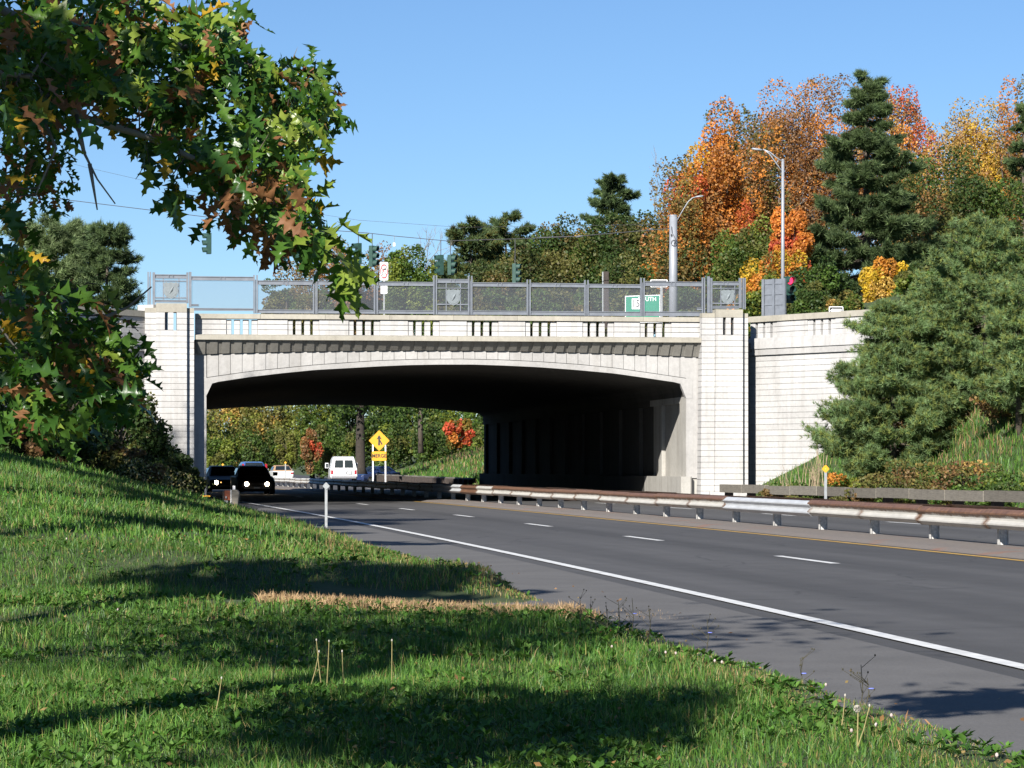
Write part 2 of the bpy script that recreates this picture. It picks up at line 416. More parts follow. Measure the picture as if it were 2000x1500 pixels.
bridge = empty('overpass_bridge', (BR_A[0], BR_A[1], 0), BR_ANG)
tag(bridge, 'pale concrete parkway overpass with a shallow arch and banded pylons', 'bridge')
SR = bS(1340)
inner_px = [(403.5, 775), (404, 764), (405.5, 757), (409, 752), (415, 748.5), (424, 746), (440, 743.6), (490, 736), (550, 729), (615, 722.5), (680, 719), (740, 715.5), (800, 713), (860, 712), (925, 712), (985, 714), (1050, 717), (1125, 722.5), (1200, 729.5), (1260, 738), (1300, 744), (1322, 747), (1330, 750), (1336, 756), (1339, 764), (1340, 775)]
outer_px = [(380, 740.5), (402, 737.5), (490, 725), (615, 712.5), (740, 704), (820, 701.5), (900, 701), (975, 702.5), (1050, 706), (1130, 711.5), (1200, 718.5), (1275, 729), (1352, 740.5), (1375, 744)]
inner = [(bS(x), bZ(x, y)) for x, y in inner_px]; outer = [(bS(x), bZ(x, y)) for x, y in outer_px]
inner[0] = (0.0, inner[0][1]); inner[-1] = (SR, inner[-1][1])
def z_outer(s): return float(np.interp(s, [p[0] for p in outer], [p[1] for p in outer]))
SMID = (bS(404) + bS(1350)) / 2; SHALF = (bS(1350) - bS(404)) / 2
def z_corb(s): return 5.175 + 0.17 * (1 - ((s - SMID) / SHALF) ** 2)
ZF0, ZF1, ZP0, ZP1, ZCAP = 5.645, 5.80, 5.83, 6.385, 6.55
S0, S1 = bS(381), bS(1376)

# front wall core behind the panels
mb = MB()
poly = inner + [(SR, 0.0), (SR + 1.2, 0.0), (SR + 1.2, 5.7), (-1.0, 5.7), (-1.0, 0.0), (0.0, 0.0)]
# build as strips so the arch stays clean
xs = sorted(set([p[0] for p in inner] + list(np.linspace(0, SR, 90))))
zi = [float(np.interp(x, [p[0] for p in inner], [p[1] for p in inner])) for x in xs]
for i in range(len(xs) - 1):
    a, c, za, zc = xs[i], xs[i + 1], zi[i] + 0.02, zi[i + 1] + 0.02
    mb.add([(a, 0.05, za), (c, 0.05, zc), (c, 0.05, 5.62), (a, 0.05, 5.62)], [(0, 1, 2, 3)])
mb.build('spandrel_wall', M['conc_joint'], bridge)
# arch ring
mb = MB(); ns = 80; ss_ = np.linspace(bS(402), bS(1352), ns)
inx = [p[0] for p in inner]; inz = [p[1] for p in inner]
for i in range(ns - 1):
    a, c = ss_[i], ss_[i + 1]
    za = float(np.interp(a, inx, inz)) if 0 < a < SR else inz[0]; zc = float(np.interp(c, inx, inz)) if 0 < c < SR else inz[0]
    oa, oc = z_outer(a) - 0.012, z_outer(c) - 0.012
    mb.add([(a, -0.025, za), (c, -0.025, zc), (c, -0.025, oc), (a, -0.025, oa), (a, 0.25, za), (c, 0.25, zc), (c, 0.25, oc), (a, 0.25, oa)],
           [(0, 1, 2, 3), (3, 2, 6, 7), (0, 4, 5, 1)])
mb.build('arch_ring', M['conc_span'], bridge)
# spandrel panels, one by one
span = empty('spandrel'); span.parent = bridge
s = bS(404); n = 42; w_ = (bS(1350) - s) / n
for k in range(n):
    a, c = s + k * w_ + 0.007, s + (k + 1) * w_ - 0.007
    mb = MB(); tt = 0.0 - 0.008 * (k % 3)
    mb.slab([(a, z_outer(a) + 0.008), (c, z_outer(c) + 0.008), (c, 5.6), (a, 5.6)], tt, 0.12); mb.build('panel', M['conc_span'], span)
# cove under the cornice
mb = MB(); n = 60; xs = np.linspace(S0, S1, n)
for i in range(n - 1):
    a, c = xs[i], xs[i + 1]
    mb.add([(a, -0.47, ZF0), (c, -0.47, ZF0), (c, -0.06, z_corb(c)), (a, -0.06, z_corb(a)), (a, 0.1, z_corb(a)), (c, 0.1, z_corb(c))], [(3, 2, 1, 0), (4, 5, 2, 3)])
cove = mb.build('cove', M['conc_cove'], bridge)
# corbel blocks on the cove
n = 43; w_ = (S1 - S0) / n
for k in range(n):
    a = S0 + (k + 0.18) * w_; c = a + 0.64 * w_
    if c > S1 - 0.02: continue
    za, zc = z_corb(a) - 0.010, z_corb(c) - 0.008; p = 0.036
    mb = MB()
    vs = [(a, -0.47 - p * .8, ZF0 - 0.004), (c, -0.47 - p * .8, ZF0 - 0.004), (c, -0.06 - p, zc), (a, -0.06 - p, za),
          (a, -0.40, ZF0 - 0.004), (c, -0.40, ZF0 - 0.004), (c, 0.02, zc + 0.01), (a, 0.02, za + 0.01)]
    mb.add(vs, [(3, 2, 1, 0), (0, 1, 5, 4), (4, 7, 3, 0), (1, 2, 6, 5), (7, 6, 2, 3)])
    mb.build('corbel', M['conc_cove'], cove)
# cornice fascia, ledge
mb = MB()
for a, c in ((S0, bS(893, -.55) - 0.008), (bS(893, -.55) + 0.008, S1)):
    v = [(-0.57, ZF0), (-0.57, ZF1), (-0.10, ZP0 + 0.02), (0.3, ZP0 + 0.02), (0.3, ZF0)]
    nv = len(v)
    mb.add([(a, y, z) for y, z in v] + [(c, y, z) for y, z in v], [tuple(range(nv)), tuple(range(2*nv-1, nv-1, -1))] + [(i, nv+i, nv+(i+1) % nv, (i+1) % nv) for i in range(nv)])
mb.build('cornice', M['conc_cap'], bridge)
# parapet: cap, panels of three courses, grilles of slots
par = empty('parapet'); par.parent = bridge
TP = -0.13
caps = np.linspace(S0, S1, 9)
for i in range(8):
    MB().box(caps[i] + 0.004, caps[i + 1] - 0.004, TP - 0.07, 0.22, ZP1, ZCAP).build('cap_stone', M['conc_cap'], par)
cent = [472, 592, 711, 827, 942, 1056, 1168, 1280]; prev = S0
course_z = np.linspace(ZP0, ZP1 - 0.004, 4)
def wall_courses(a, c, parent, t0, t1, mat, zz):
    for i in range(len(zz) - 1):
        MB().box(a, c, t0, t1, zz[i] + 0.009, zz[i + 1] - 0.009).build('course', mat, parent)
for px in cent:
    sc = bS(px, TP); w17 = (bS(px + 17, TP) - sc); sl = 0.5 * (bS(px + 5.5, TP) - sc)
    g0, g1 = sc - 1.75 * w17, sc + 1.85 * w17
    wall_courses(prev + 0.004, g0 - 0.01, par, TP, 0.15, M['conc'], course_z)
    MB().box(prev, g0 + 0.005, TP + 0.03, 0.13, ZP0, ZP1).build('joint_bed', M['conc_joint'], par)
    edges = [g0, sc - w17 - sl, sc - w17 + sl, sc - sl, sc + sl, sc + w17 - sl, sc + w17 + sl, g1]
    for i in range(0, 8, 2):
        a, c = edges[i], edges[i + 1]
        for q in range(3):
            MB().box(a, c, TP + 0.05, 0.12, course_z[q] + (0.0 if q == 0 else 0.007), course_z[q + 1] - 0.007 - (0.02 if q == 2 else 0), 0.02 if i in (2, 4) else 0.012).build('baluster', M['conc'], par)
    prev = g1
wall_courses(prev, S1, par, TP, 0.15, M['conc'], course_z); MB().box(prev + .01, S1, TP + 0.03, 0.13, ZP0, ZP1).build('joint_bed', M['conc_joint'], par)
# pylons: each banded course one piece
def pylon(cl, cr, sl_, sr, topc, tops, slots, lab, ref):
    py = empty('pylon'); py.parent = bridge; py['label'] = lab
    TC, TS = -0.82, -0.64
    c0, c1 = bS(cl, TC), bS(cr, TC); h0, h1 = bS(sl_, TS), bS(sr, TS)
    zc = bZ(cl, topc, TC); zs = bZ(sl_, tops, TS)
    ztop = zs - 0.155; pitch = 0.2025
    def plan(z, g=0.0):
        bt = 0.009 * max(0, 6.0 - z)
        return [(h0 - bt - g, TS - bt * .4 - g), (c0 - bt * .6 - g, TS - bt * .4 - g), (c0 - bt * .6 - g, TC - bt * .4 - g), (c1 + g, TC - bt * .4 - g), (c1 + g, TS - bt * .4 - g), (h1 + g, TS - bt * .4 - g), (h1 + g, 0.3), (h0 - bt - g, 0.3)]
    zslot0 = 5.86
    # solid shaft
    MB().prism(plan(0, -0.016), 0, zslot0 - 0.02, plan(5.8, -0.016)).build('core', M['conc_joint'], py)
    z = ztop
    k = 0
    zsl = [bS(x, TC) for x in slots]
    hw = 0.055
    while z > -0.1:
        z0 = z - pitch; g = 0.0
        if z0 > zslot0 - 0.08:
            segs = [[(h0, TS), (c0, TS), (c0, TC), (zsl[0] - hw, TC), (zsl[0] - hw, -0.28), (h0, -0.28)],
                    [(zsl[0] + hw, TC), (zsl[1] - hw, TC), (zsl[1] - hw, -0.28), (zsl[0] + hw, -0.28)],
                    [(zsl[1] + hw, TC), (c1, TC), (c1, TS), (h1, TS), (h1, -0.28), (zsl[1] + hw, -0.28)]]
            for sg in segs: MB().prism(sg, z0 + 0.007, z - 0.007).build('course', M['conc'], py)
        else:
            MB().prism(plan(z0), z0 + 0.008, z - 0.008, plan(z)).build('course', M['conc'], py)
        z = z0
    MB().prism([(h0, TS), (h1, TS), (h1, -0.25), (h0, -0.25)], ztop, zs).build('shoulder_cap', M['conc_cap'], py)
    MB().box(c0, c1, TC - 0.003, -0.27, ztop + 0.003, zc).build('cap_block', M['conc_cap'], py)
    MB().box(c0 - 0.22, h1 + 0.1, TS - 0.34, 0.2, -0.1, 0.42, 0.03).build('plinth', M['conc'], py)
    return py
pylon(305, 365, 283, 379, 592, 601, (325, 342), 'left banded pylon, half hidden by oak leaves', 0)
pylon(1398, 1451, 1371, 1461, 604, 611.5, (1415, 1430.5), 'right banded pylon in full sun', 0)
# abutment faces, soffit
mb = MB()
def rear(p): return (p[0], 4.10 + (p[1] - 4.18) * 0.72 if p[1] > 3.9 else p[1])
nseg = 6
for i in range(len(inner) - 1):
    for q in range(nseg):
        f0, f1 = q / nseg, (q + 1) / nseg
        def pt(p, f): r = rear(p); return (p[0], 0.02 + f * (BR_L - 0.02), p[1] * (1 - f) + r[1] * f)
        mb.add([pt(inner[i], f0), pt(inner[i], f1), pt(inner[i + 1], f1), pt(inner[i + 1], f0)], [(0, 1, 2, 3)])
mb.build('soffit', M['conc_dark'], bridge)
rp = [rear(p) for p in inner]; mb = MB()      # rear wall over the far opening
for i in range(len(rp) - 1):
    mb.add([(rp[i][0], BR_L, rp[i][1]), (rp[i + 1][0], BR_L, rp[i + 1][1]), (rp[i + 1][0], BR_L, 6.6), (rp[i][0], BR_L, 6.6)], [(3, 2, 1, 0)])
mb.build('rear_wall', M['conc_span'], bridge)
zsp = inner[0][1]
MB().box(-0.9, 0.0, 0.06, BR_L, -0.1, zsp + 0.02).build('abutment', M['wall_in'], bridge)
zsp = inner[-1][1]
ab = MB().box(SR + 0.14, SR + 1.2, 0.06, 6.7, -0.1, zsp + 0.05).build('abutment', M['wall_in'], bridge)
MB().box(SR + 0.14, SR + 1.2, 6.7, BR_L, -0.1, zsp + 0.05).build('abutment', M['conc_dark'], bridge)  # same wall in a darker copy from here inward, shade put into the colour
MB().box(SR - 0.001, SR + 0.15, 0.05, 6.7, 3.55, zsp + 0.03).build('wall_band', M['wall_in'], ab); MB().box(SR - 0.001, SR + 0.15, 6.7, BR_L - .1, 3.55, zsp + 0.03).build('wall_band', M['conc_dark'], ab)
tt = 0.02
for k in range(13):
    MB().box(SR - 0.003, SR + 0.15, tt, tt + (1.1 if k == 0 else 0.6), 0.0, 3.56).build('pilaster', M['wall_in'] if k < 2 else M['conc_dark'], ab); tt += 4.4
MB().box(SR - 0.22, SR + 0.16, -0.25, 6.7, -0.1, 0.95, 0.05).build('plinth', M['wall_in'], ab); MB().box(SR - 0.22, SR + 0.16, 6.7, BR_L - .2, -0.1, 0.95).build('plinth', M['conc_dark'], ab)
MB().box(SR + 0.003, bS(1371, -.5) + .05, -0.012, 0.3, 0.9, 5.3).build('jamb', M['conc_span'], bridge)
MB().box(-0.46, -0.003, -0.012, 0.3, -0.1, 5.3).build('jamb', M['conc_span'], bridge)
MB().box(-14, SR + 14, 0.2, BR_L + 0.3, 5.35, 5.66).build('deck', M['asphalt'], bridge)
# wing walls
def wing(w0, w1, lab, flip):
    d = np.array(w1) - np.array(w0); L = float(np.hypot(*d)); d = d / L
    wg = empty('wing_wall'); wg.parent = bridge; wg['label'] = lab
    ang = math.atan2(d[1], d[0])
    wg.matrix_parent_inverse = bridge.matrix_world.inverted()
    wg.location = (w0[0], w0[1], 0); wg.rotation_euler = (0, 0, ang)
    bpy.context.view_layer.update()
    f = -1 if flip else 1           # visible face on local -y when not flipped
    def bx(x0, x1, y0, y1, z0, z1, name, mat):
        ya, yb = sorted((f * y0, f * y1)); MB().box(x0, x1, ya, yb, z0, z1).build(name, mat, wg)
    bx(0, L, 0.018, 0.5, -0.2, 5.3, 'core', M['conc_joint'])
    z = 5.22
    while z > 0.0:
        bx(0, L, 0.0, 0.1, z - 0.2025 + 0.007, z - 0.007, 'course', M['conc']); z -= 0.2025
    bx(0, L, -0.085, 0.4, 5.23, 5.45, 'band', M['conc_span'])
    bx(0, L, -0.13, 0.4, 5.452, 5.83, 'ledge', M['conc'])
    bx(0, L, -0.06, 0.33, ZP1 + 0.02, ZCAP + 0.06, 'cap_stone', M['conc_cap'])
    zz = np.linspace(5.834, ZP1 + 0.016, 4)
    x = 0.12
    while x < L - 0.2:
        for q in range(4):
            for j in range(3): bx(x, x + 0.26, 0.03, 0.28, zz[j] + 0.006, zz[j + 1] - 0.006, 'baluster', M['conc'])
            x += 0.26 + 0.13
        x1 = min(L, x + 1.55 - 0.13)
        for j in range(3): bx(x - 0.13, x1, 0.0, 0.3, zz[j] + 0.008, zz[j + 1] - 0.008, 'course', M['conc'])
        x = x1
    bx(L + 0.01, L + 0.75, -0.2, 0.5, 3.5, ZCAP + 0.28, 'end_post', M['conc'])
    return wg
bpy.context.view_layer.update()
wr0 = (8.36, 103.55); wing(wr0, (wr0[0] + 0.6 * 9.5, wr0[1] - 0.8 * 9.5), 'sunlit right wing wall running down behind the pines', False)
wl0 = brpt(bS(290), -0.35); wing((wl0[0] - 0.55 * 9, wl0[1] - 0.83 * 9), wl0, 'shaded left wing wall behind the leaves', False)

# ------------------------------------------------------------------ the fence on the parapet
fence = empty('bridge_fence', (BR_A[0], BR_A[1], 0), BR_ANG)
tag(fence, 'grey steel mesh fence with shield plaques along the top of the overpass', 'fence')
m, t, b = base_mat('fine wire mesh')
tr = N(t, 'ShaderNodeBsdfTransparent'); mx = N(t, 'ShaderNodeMixShader'); mx.inputs[0].default_value = 0.17
b.inputs['Base Color'].default_value = (0.16, 0.175, 0.20, 1); b.inputs['Roughness'].default_value = 0.6
t.links.new(tr.outputs[0], mx.inputs[1]); t.links.new(b.outputs[0], mx.inputs[2]); t.links.new(mx.outputs[0], t.nodes['Material Output'].inputs[0]); M['mesh'] = m
TF = 0.02
def fpost(px0, px1, ytop, ybot):
    a, c = bS(px0, TF), bS(px1, TF); z1, z0 = bZ(px0, ytop, TF), bZ(px0, ybot, TF)
    mb = MB(); w_ = 0.045
    mb.box(a, a + w_, TF - 0.05, TF + 0.07, z0, z1); mb.box(c - w_, c, TF - 0.05, TF + 0.07, z0, z1); mb.box(a + w_ + .012, c - w_ - .012, TF - 0.005, TF + 0.03, z0, z1 - 0.16)
    mb.build('post', M['fence'], fence)
def frail(px0, px1, yt, yb, name='rail'):
    a, c = bS(px0, TF), bS(px1, TF); z1, z0 = bZ((px0 + px1) / 2, yt, TF), bZ((px0 + px1) / 2, yb, TF)
    mb = MB(); h = z1 - z0
    mb.box(a, c, TF - 0.035, TF + 0.035, z0, z0 + 0.025); mb.box(a, c, TF - 0.035, TF + 0.035, z1 - 0.025, z1); mb.box(a, c, TF - 0.008, TF + 0.008, z0 + .025, z1 - .025)
    if name == 'rail_top':
        mid = (a + c) / 2
        for q in (-0.07, 0.07): mb.box(mid + q - 0.012, mid + q + 0.012, TF - 0.04, TF - 0.008, z0 + .025, z1 - .025)
    mb.build('rail', M['fence'], fence)
def fmesh(px0, px1, yt, yb):
    a, c = bS(px0, TF), bS(px1, TF); z1, z0 = bZ((px0 + px1) / 2, yt, TF), bZ((px0 + px1) / 2, yb, TF)
    MB().box(a, c, TF + 0.012, TF + 0.0135, z0, z1).build('mesh_panel', M['mesh'], fence)
def shield(px0, px1, yt, yb, tilt=0):
    a, c = bS(px0, TF), bS(px1, TF); z1, z0 = bZ(px0, yt, TF), bZ(px0, yb, TF); w_ = c - a; h = z1 - z0; x = (a + c) / 2
    half = [(0.0, 0.0), (0.14, 0.06), (0.32, 0.14), (0.45, 0.30), (0.48, 0.50), (0.44, 0.66), (0.50, 0.80), (0.44, 0.93), (0.30, 0.98), (0.22, 0.93), (0.0, 0.97)]
    pl = [(x + p * w_, z0 + q * h) for p, q in half] + [(x - p * w_, z0 + q * h) for p, q in half[::-1][1:-1]]
    pq = empty('shield'); pq.parent = fence
    MB().slab(pl, TF - 0.05, TF - 0.02).build('plaque', M['plaque'], pq)
    rim = MB(); pr = [(x + (p - x) * 0.82, z0 + h * .5 + (q - z0 - h * .5) * 0.82) for p, q in pl]; rim.slab(pr, TF - 0.058, TF - 0.049); rim.build('raised_field', M['plaque'], pq)
    em = MB()
    em.tube([(x - .10 * w_, TF - 0.056, z0 + h * .30), (x + .02 * w_, TF - 0.060, z0 + h * .52), (x + .16 * w_, TF - 0.056, z0 + h * .72)], [0.015, 0.045, 0.012], 6)
    em.build('emblem', M['plaque'], pq)
M['plaque'] = plain('pale grey cast plaque', (0.18, 0.205, 0.215), 0.55, 0.1, 0.15, 12)
posts = [(495, 503.5, 537, 612), (611, 620, 544, 613), (730, 738.5, 545, 613.5), (846, 853.5, 538, 614.5), (914, 922.5, 539, 615), (1028.5, 1036.5, 546, 616), (1141, 1149.5, 547, 617), (1250.5, 1259, 543, 618)]
for p_ in posts: fpost(*p_)
for p_ in ((288, 295, 531, 597), (298, 303, 532, 596), (364, 368, 532, 592), (369, 374, 531, 600), (1370.5, 1377, 542, 612), (1381, 1386, 540, 611), (1387, 1391, 543, 611), (1443, 1448, 543, 602), (1450, 1456, 543, 604)): fpost(*p_)
bays = [(374, 495, 540, 548, 602, 607), (503.5, 611, 548, 556.5, 605, 612), (620, 730, 549, 557, 605.5, 612.5), (738.5, 846, 550.5, 558.5, 606, 613), (922.5, 1028.5, 552, 560, 607, 615), (1036.5, 1141, 553, 561, 608, 616), (1149.5, 1250.5, 555, 562.5, 608.5, 617), (1259, 1370.5, 550, 559, 608.5, 617.5)]
for a, c, y0, y1, y2, y3 in bays:
    frail(a, c, y0, y1, 'rail_top'); frail(a, c, y2, y3); fmesh(a, c, y1, y2)
for a, c, y0, y1, y2, y3, q0, q1, qy0, qy1 in ((303, 364, 536, 544, 586, 591, 318, 348, 550, 582), (853.5, 914, 545, 553, 607, 614.5, 870.5, 898, 564, 595), (1391, 1443, 550, 557.5, 598, 603, 1407, 1433.5, 565, 593)):
    frail(a, c, y0, y1, 'rail_top'); frail(a, c, y2, y3); fmesh(a, c, y1, y2)
    frail(a, c, qy1 - 1.5, qy1 + 1.0, 'x'); frail(a, c, qy0 - 2.0, qy0, 'x')
    for qx in (q0, q1 + 0.5):
        sa = bS(qx, TF); MB().box(sa, sa + 0.035, TF - 0.02, TF + 0.01, bZ(qx, y2, TF), bZ(qx, y1, TF)).build('bar', M['fence'], fence)
    shield(q0 + 1, q1 + 1, qy0, qy1 + 2)
# stepped rail ends
for px0, px1, y0, y1 in ((374, 388, 594, 598), (1361, 1371, 601, 606)):
    frail(px0, px1, y0, y1, 'x'); 
# ------------------------------------------------------------------ steel guardrail in the median
def rusty(name, top, endrust, base=(0.60, 0.58, 0.53)):
    m, t, b = base_mat(name)
    tc = N(t, 'ShaderNodeTexCoord'); sp = N(t, 'ShaderNodeSeparateXYZ'); t.links.new(tc.outputs['Object'], sp.inputs[0])
    w = worldpos(t); nz = noise(t, w, 3.5, 6, 0.7)
    c = ramp(t, [(0.3, tuple(x * 0.8 for x in base)), (0.7, base)], noise(t, worldpos(t, (1, 1, 6)), 2.0, 5))
    if top > 0:
        add = N(t, 'ShaderNodeMath', operation='MULTIPLY_ADD'); add.inputs[1].default_value = 0.16; t.links.new(nz, add.inputs[0]); t.links.new(sp.outputs['Z'], add.inputs[2])
        f = ramp(t, [(0.61 - 0.03 * top, (0, 0, 0)), (0.63 - 0.03 * top, (1, 1, 1))], add.outputs[0])
        rc = ramp(t, [(0.35, (0.12, 0.062, 0.040)), (0.60, (0.20, 0.105, 0.06)), (0.78, (0.42, 0.23, 0.10))], noise(t, w, 8, 5, 0.7))
        c = mixc(t, c, rc, f)
    if endrust > 0:
        ab = N(t, 'ShaderNodeMath', operation='ABSOLUTE'); t.links.new(sp.outputs['X'], ab.inputs[0])
        ad = N(t, 'ShaderNodeMath', operation='MULTIPLY_ADD'); ad.inputs[1].default_value = 0.55; t.links.new(nz, ad.inputs[0]); t.links.new(ab.outputs[0], ad.inputs[2])
        mr = N(t, 'ShaderNodeMapRange'); mr.inputs[1].default_value = 1.93; mr.inputs[2].default_value = 2.22; t.links.new(ad.outputs[0], mr.inputs[0])
        c = mixc(t, c, ramp(t, [(0.3, (0.10, 0.05, 0.03)), (0.7, (0.24, 0.14, 0.08))], noise(t, w, 11, 4)), mr.outputs[0])
    t.links.new(c, b.inputs['Base Color']); b.inputs['Roughness'].default_value = 0.55; b.inputs['Metallic'].default_value = 0.12
    return m
M['rail_old'] = rusty('old rust topped guardrail', 1.0, 1.0)
M['rail_white'] = rusty('pale worn guardrail', 0, 0.6)
M['rail_new'] = rusty('clean galvanised guardrail', 0, 0, (0.56, 0.58, 0.60))
M['rail_brown'] = rusty('wholly rusted guardrail', 8.0, 1.0)
PL = 3.81
prof = [(0.0, 0.0), (-0.035, 0.018), (-0.082, 0.062), (-0.082, 0.086), (-0.03, 0.138), (-0.03, 0.172), (-0.082, 0.224), (-0.082, 0.248), (-0.035, 0.292), (0.0, 0.31)]
def beam_mesh(mat, side=1):
    mb = MB(); pts = [(y * side, z) for y, z in prof]; inn = [(y * side + 0.006 * side, z) for y, z in prof]
    n = len(pts); a, c = -PL / 2 - 0.06, PL / 2 + 0.06
    vs = [(a, y, z + 0.325) for y, z in pts] + [(c, y, z + 0.325) for y, z in pts] + [(a, y, z + 0.325) for y, z in inn] + [(c, y, z + 0.325) for y, z in inn]
    fs = []
    for i in range(n - 1):
        fs.append((i, n + i, n + i + 1, i + 1)); fs.append((2*n+i, 2*n+i+1, 3*n+i+1, 3*n+i))
        fs.append((i, i + 1, 2*n+i+1, 2*n+i)); fs.append((n+i, 3*n+i, 3*n+i+1, n+i+1))
    fs.append((0, 2*n, 3*n, n)); fs.append((n-1, 2*n-1, 4*n-1, 3*n-1))
    mb.add(vs, fs); return mb.mesh('beam', mat)
BM = {k: beam_mesh(M[k]) for k in ('rail_old', 'rail_white', 'rail_new', 'rail_brown')}
BMB = beam_mesh(M['rail_old'], -1)
pm = MB(); pm.box(-0.05, 0.05, -0.078, -0.070, 0, 0.57); pm.box(-0.05, 0.05, 0.070, 0.078, 0, 0.57); pm.box(-0.004, 0.004, -0.07, 0.07, 0, 0.57)
PM = pm.mesh('post', M['post_steel'])
M['block_dark'] = plain('weathered rail block', (0.16, 0.12, 0.10), 0.8, 0, 0.3, 8)
bmh = MB(); bmh.box(-0.09, 0.09, -0.215, -0.08, 0.36, 0.58); BLK = bmh.mesh('block', M['block_dark'])
gr = empty('median_guardrail', (float(XO(45.96, 8.05)), 45.96, 0)); tag(gr, 'long steel guardrail with rust streaked beams down the middle of the road', 'guardrail')
bpy.context.view_layer.update()
gi = gr.matrix_world.inverted()
def gchild(name, me, x, y, rz, z=0.0):
    o = bpy.data.objects.new(name, me); put(o, gr); o.location = gi @ Vector((x, y, z)); o.rotation_euler = (0, 0, rz); return o
Yc = 45.96; ys = [Yc]
for k in range(60): ys.append(ys[-1] + PL * math.cos(head(ys[-1])))
back = []
yb_ = Yc
for k in range(3): yb_ -= PL * math.cos(head(yb_)); back.append(yb_)
allY = back[::-1] + ys
seq = {3: 'rail_old', 4: 'rail_old', 5: 'rail_old', 6: 'rail_new', 7: 'rail_new', 17: 'rail_white', 18: 'rail_brown', 19: 'rail_new', 20: 'rail_new', 21: 'rail_white', 22: 'rail_white'}
dn = lambda y, du: float(XO(y, 8.05 + du))
for i in range(len(allY) - 1):
    ym = (allY[i] + allY[i + 1]) / 2; th = head(ym)
    x0, x1 = dn(allY[i], 0), dn(allY[i + 1], 0); rz = math.atan2(allY[i + 1] - allY[i], x1 - x0)
    xm = (x0 + x1) / 2; nx, ny = math.cos(th), math.sin(th)
    jz = 0.012 * math.sin(i * 1.7)
    key = seq.get(i, 'rail_old' if i < 17 else 'rail_white')
    # local x runs along the road; the near face looks to the viewer's side
    o = gchild('beam', BM[key], xm - 0.30 * nx * 0.0 + (-0.22) * nx, ym + (-0.22) * ny, rz + math.pi, jz)
    if allY[i] < 130: gchild('beam', BMB, xm + 0.22 * nx, ym + 0.22 * ny, rz + math.pi, -jz + 0.012)
    gchild('post', PM, x0, allY[i], rz, 0.02)
    if allY[i] < 130: gchild('block', BLK, x0, allY[i], rz, 0.0); gchild('block', BLK, x0, allY[i], rz + math.pi, 0.0)

# ------------------------------------------------------------------ timber guide rails
def wood(name, col):
    m, t, b = base_mat(name); v = coords(t, (1.2, 14, 14)); oi = N(t, 'ShaderNodeObjectInfo')
    c = ramp(t, [(0.3, tuple(x * 0.6 for x in col)), (0.7, tuple(x * 1.15 for x in col))], noise(t, v, 3, 6, 0.65))
    c = mixc(t, c, ramp(t, [(0, (0.72, 0.70, 0.66)), (1, (1.2, 1.18, 1.12))], oi.outputs['Random']), 1.0, 'MULTIPLY')
    c = mixc(t, c, (0.05, 0.035, 0.025), ramp(t, [(0.62, (0, 0, 0)), (0.72, (0.7,) * 3)], noise(t, coords(t, (5, 5, 0.7)), 2.2, 4)))
    t.links.new(c, b.inputs['Base Color']); b.inputs['Roughness'].default_value = 0.9; return m
M['timber'] = wood('weathered timber', (0.20, 0.185, 0.16)); M['timber_dark'] = plain('dark timber post', (0.045, 0.035, 0.03), 0.9, 0, 0.3, 9)
TBM = MB().box(-1.50, 1.50, -0.10, 0.06, 0.0, 0.27, 0.012).mesh('beam', M['timber'])
TPM = MB().box(-0.13, 0.13, 0.06, 0.30, -0.55, 0.20).mesh('post', M['timber_dark'])
def timber(p0, p1, label, z=0.43):
    d = Vector((p1[0] - p0[0], p1[1] - p0[1], 0)); L = d.length; ang = math.atan2(d.y, d.x); n = max(1, int(L / 3.05))
    r = empty('timber_guide_rail', (p0[0], p0[1], 0)); tag(r, label, 'guide rail')
    d.normalize()
    for i in range(n):
        q = d * ((i + 0.5) * 3.05)
        o = obj('beam', TBM, r, (q.x, q.y, z + 0.012 * math.sin(i * 2.3)), ang)
        q2 = d * ((i + 0.08) * 3.05); obj('post', TPM, r, (q2.x, q2.y, z), ang)
    return r
a = P(1350, 945, 101.2); pts = [(a[0], a[1])] 
timber((float(XO(99.4, 15.6)), 99.4), (float(XO(52, 16.35)), 52), 'weathered timber guide rail below the grassy bank on the right')
timber((-2.0, 154.5), (-14.4, 272), 'weathered timber guide rail past the far end of the underpass, below the merge sign')
# steel backing at the bridge end
# ------------------------------------------------------------------ guide rail end beside the near shoulder
t_end = P(452, 985, 90.5)
re_ = empty('rail_end_post', (t_end[0], t_end[1], float(ground_z(t_end[0], t_end[1])) + 0.10)); tag(re_, 'weathered guide rail end with brown block and white reflector beside the left pylon', 'guide rail')
MB().slab([(0.02, 0), (0.20, 0), (0.22, 0.25), (0.25, 0.42), (0.24, 0.5), (0.18, 0.56), (0.02, 0.56)], -0.16, 0.20).build('end_timber', M['timber'], re_)
MB().box(-0.02, 0.022, -0.18, 0.16, 0.0, 0.56, 0.006).build('steel_face', M['post_steel'], re_)
M['rustbrown'] = plain('rust brown block', (0.20, 0.055, 0.025), 0.85, 0, 0.25, 9)
MB().box(-0.20, -0.024, -0.12, 0.16, 0.24, 0.54, 0.012).build('block', M['rustbrown'], re_)
MB().box(-0.27, -0.204, -0.1, 0.1, -0.2, 0.52, 0.01).build('post', M['timber_dark'], re_)
MB().box(-0.22, -0.10, -0.10, 0.05, -0.1, 0.236).build('bracket', M['steel'], re_)
MB().box(0.05, 0.13, -0.12, -0.09, 0.57, 0.69, 0.004).build('reflector', M['sign_white'], re_)
MB().box(-0.17, -0.13, -0.18, -0.115, 0.30, 0.36).build('bolt', M['steel'], re_)

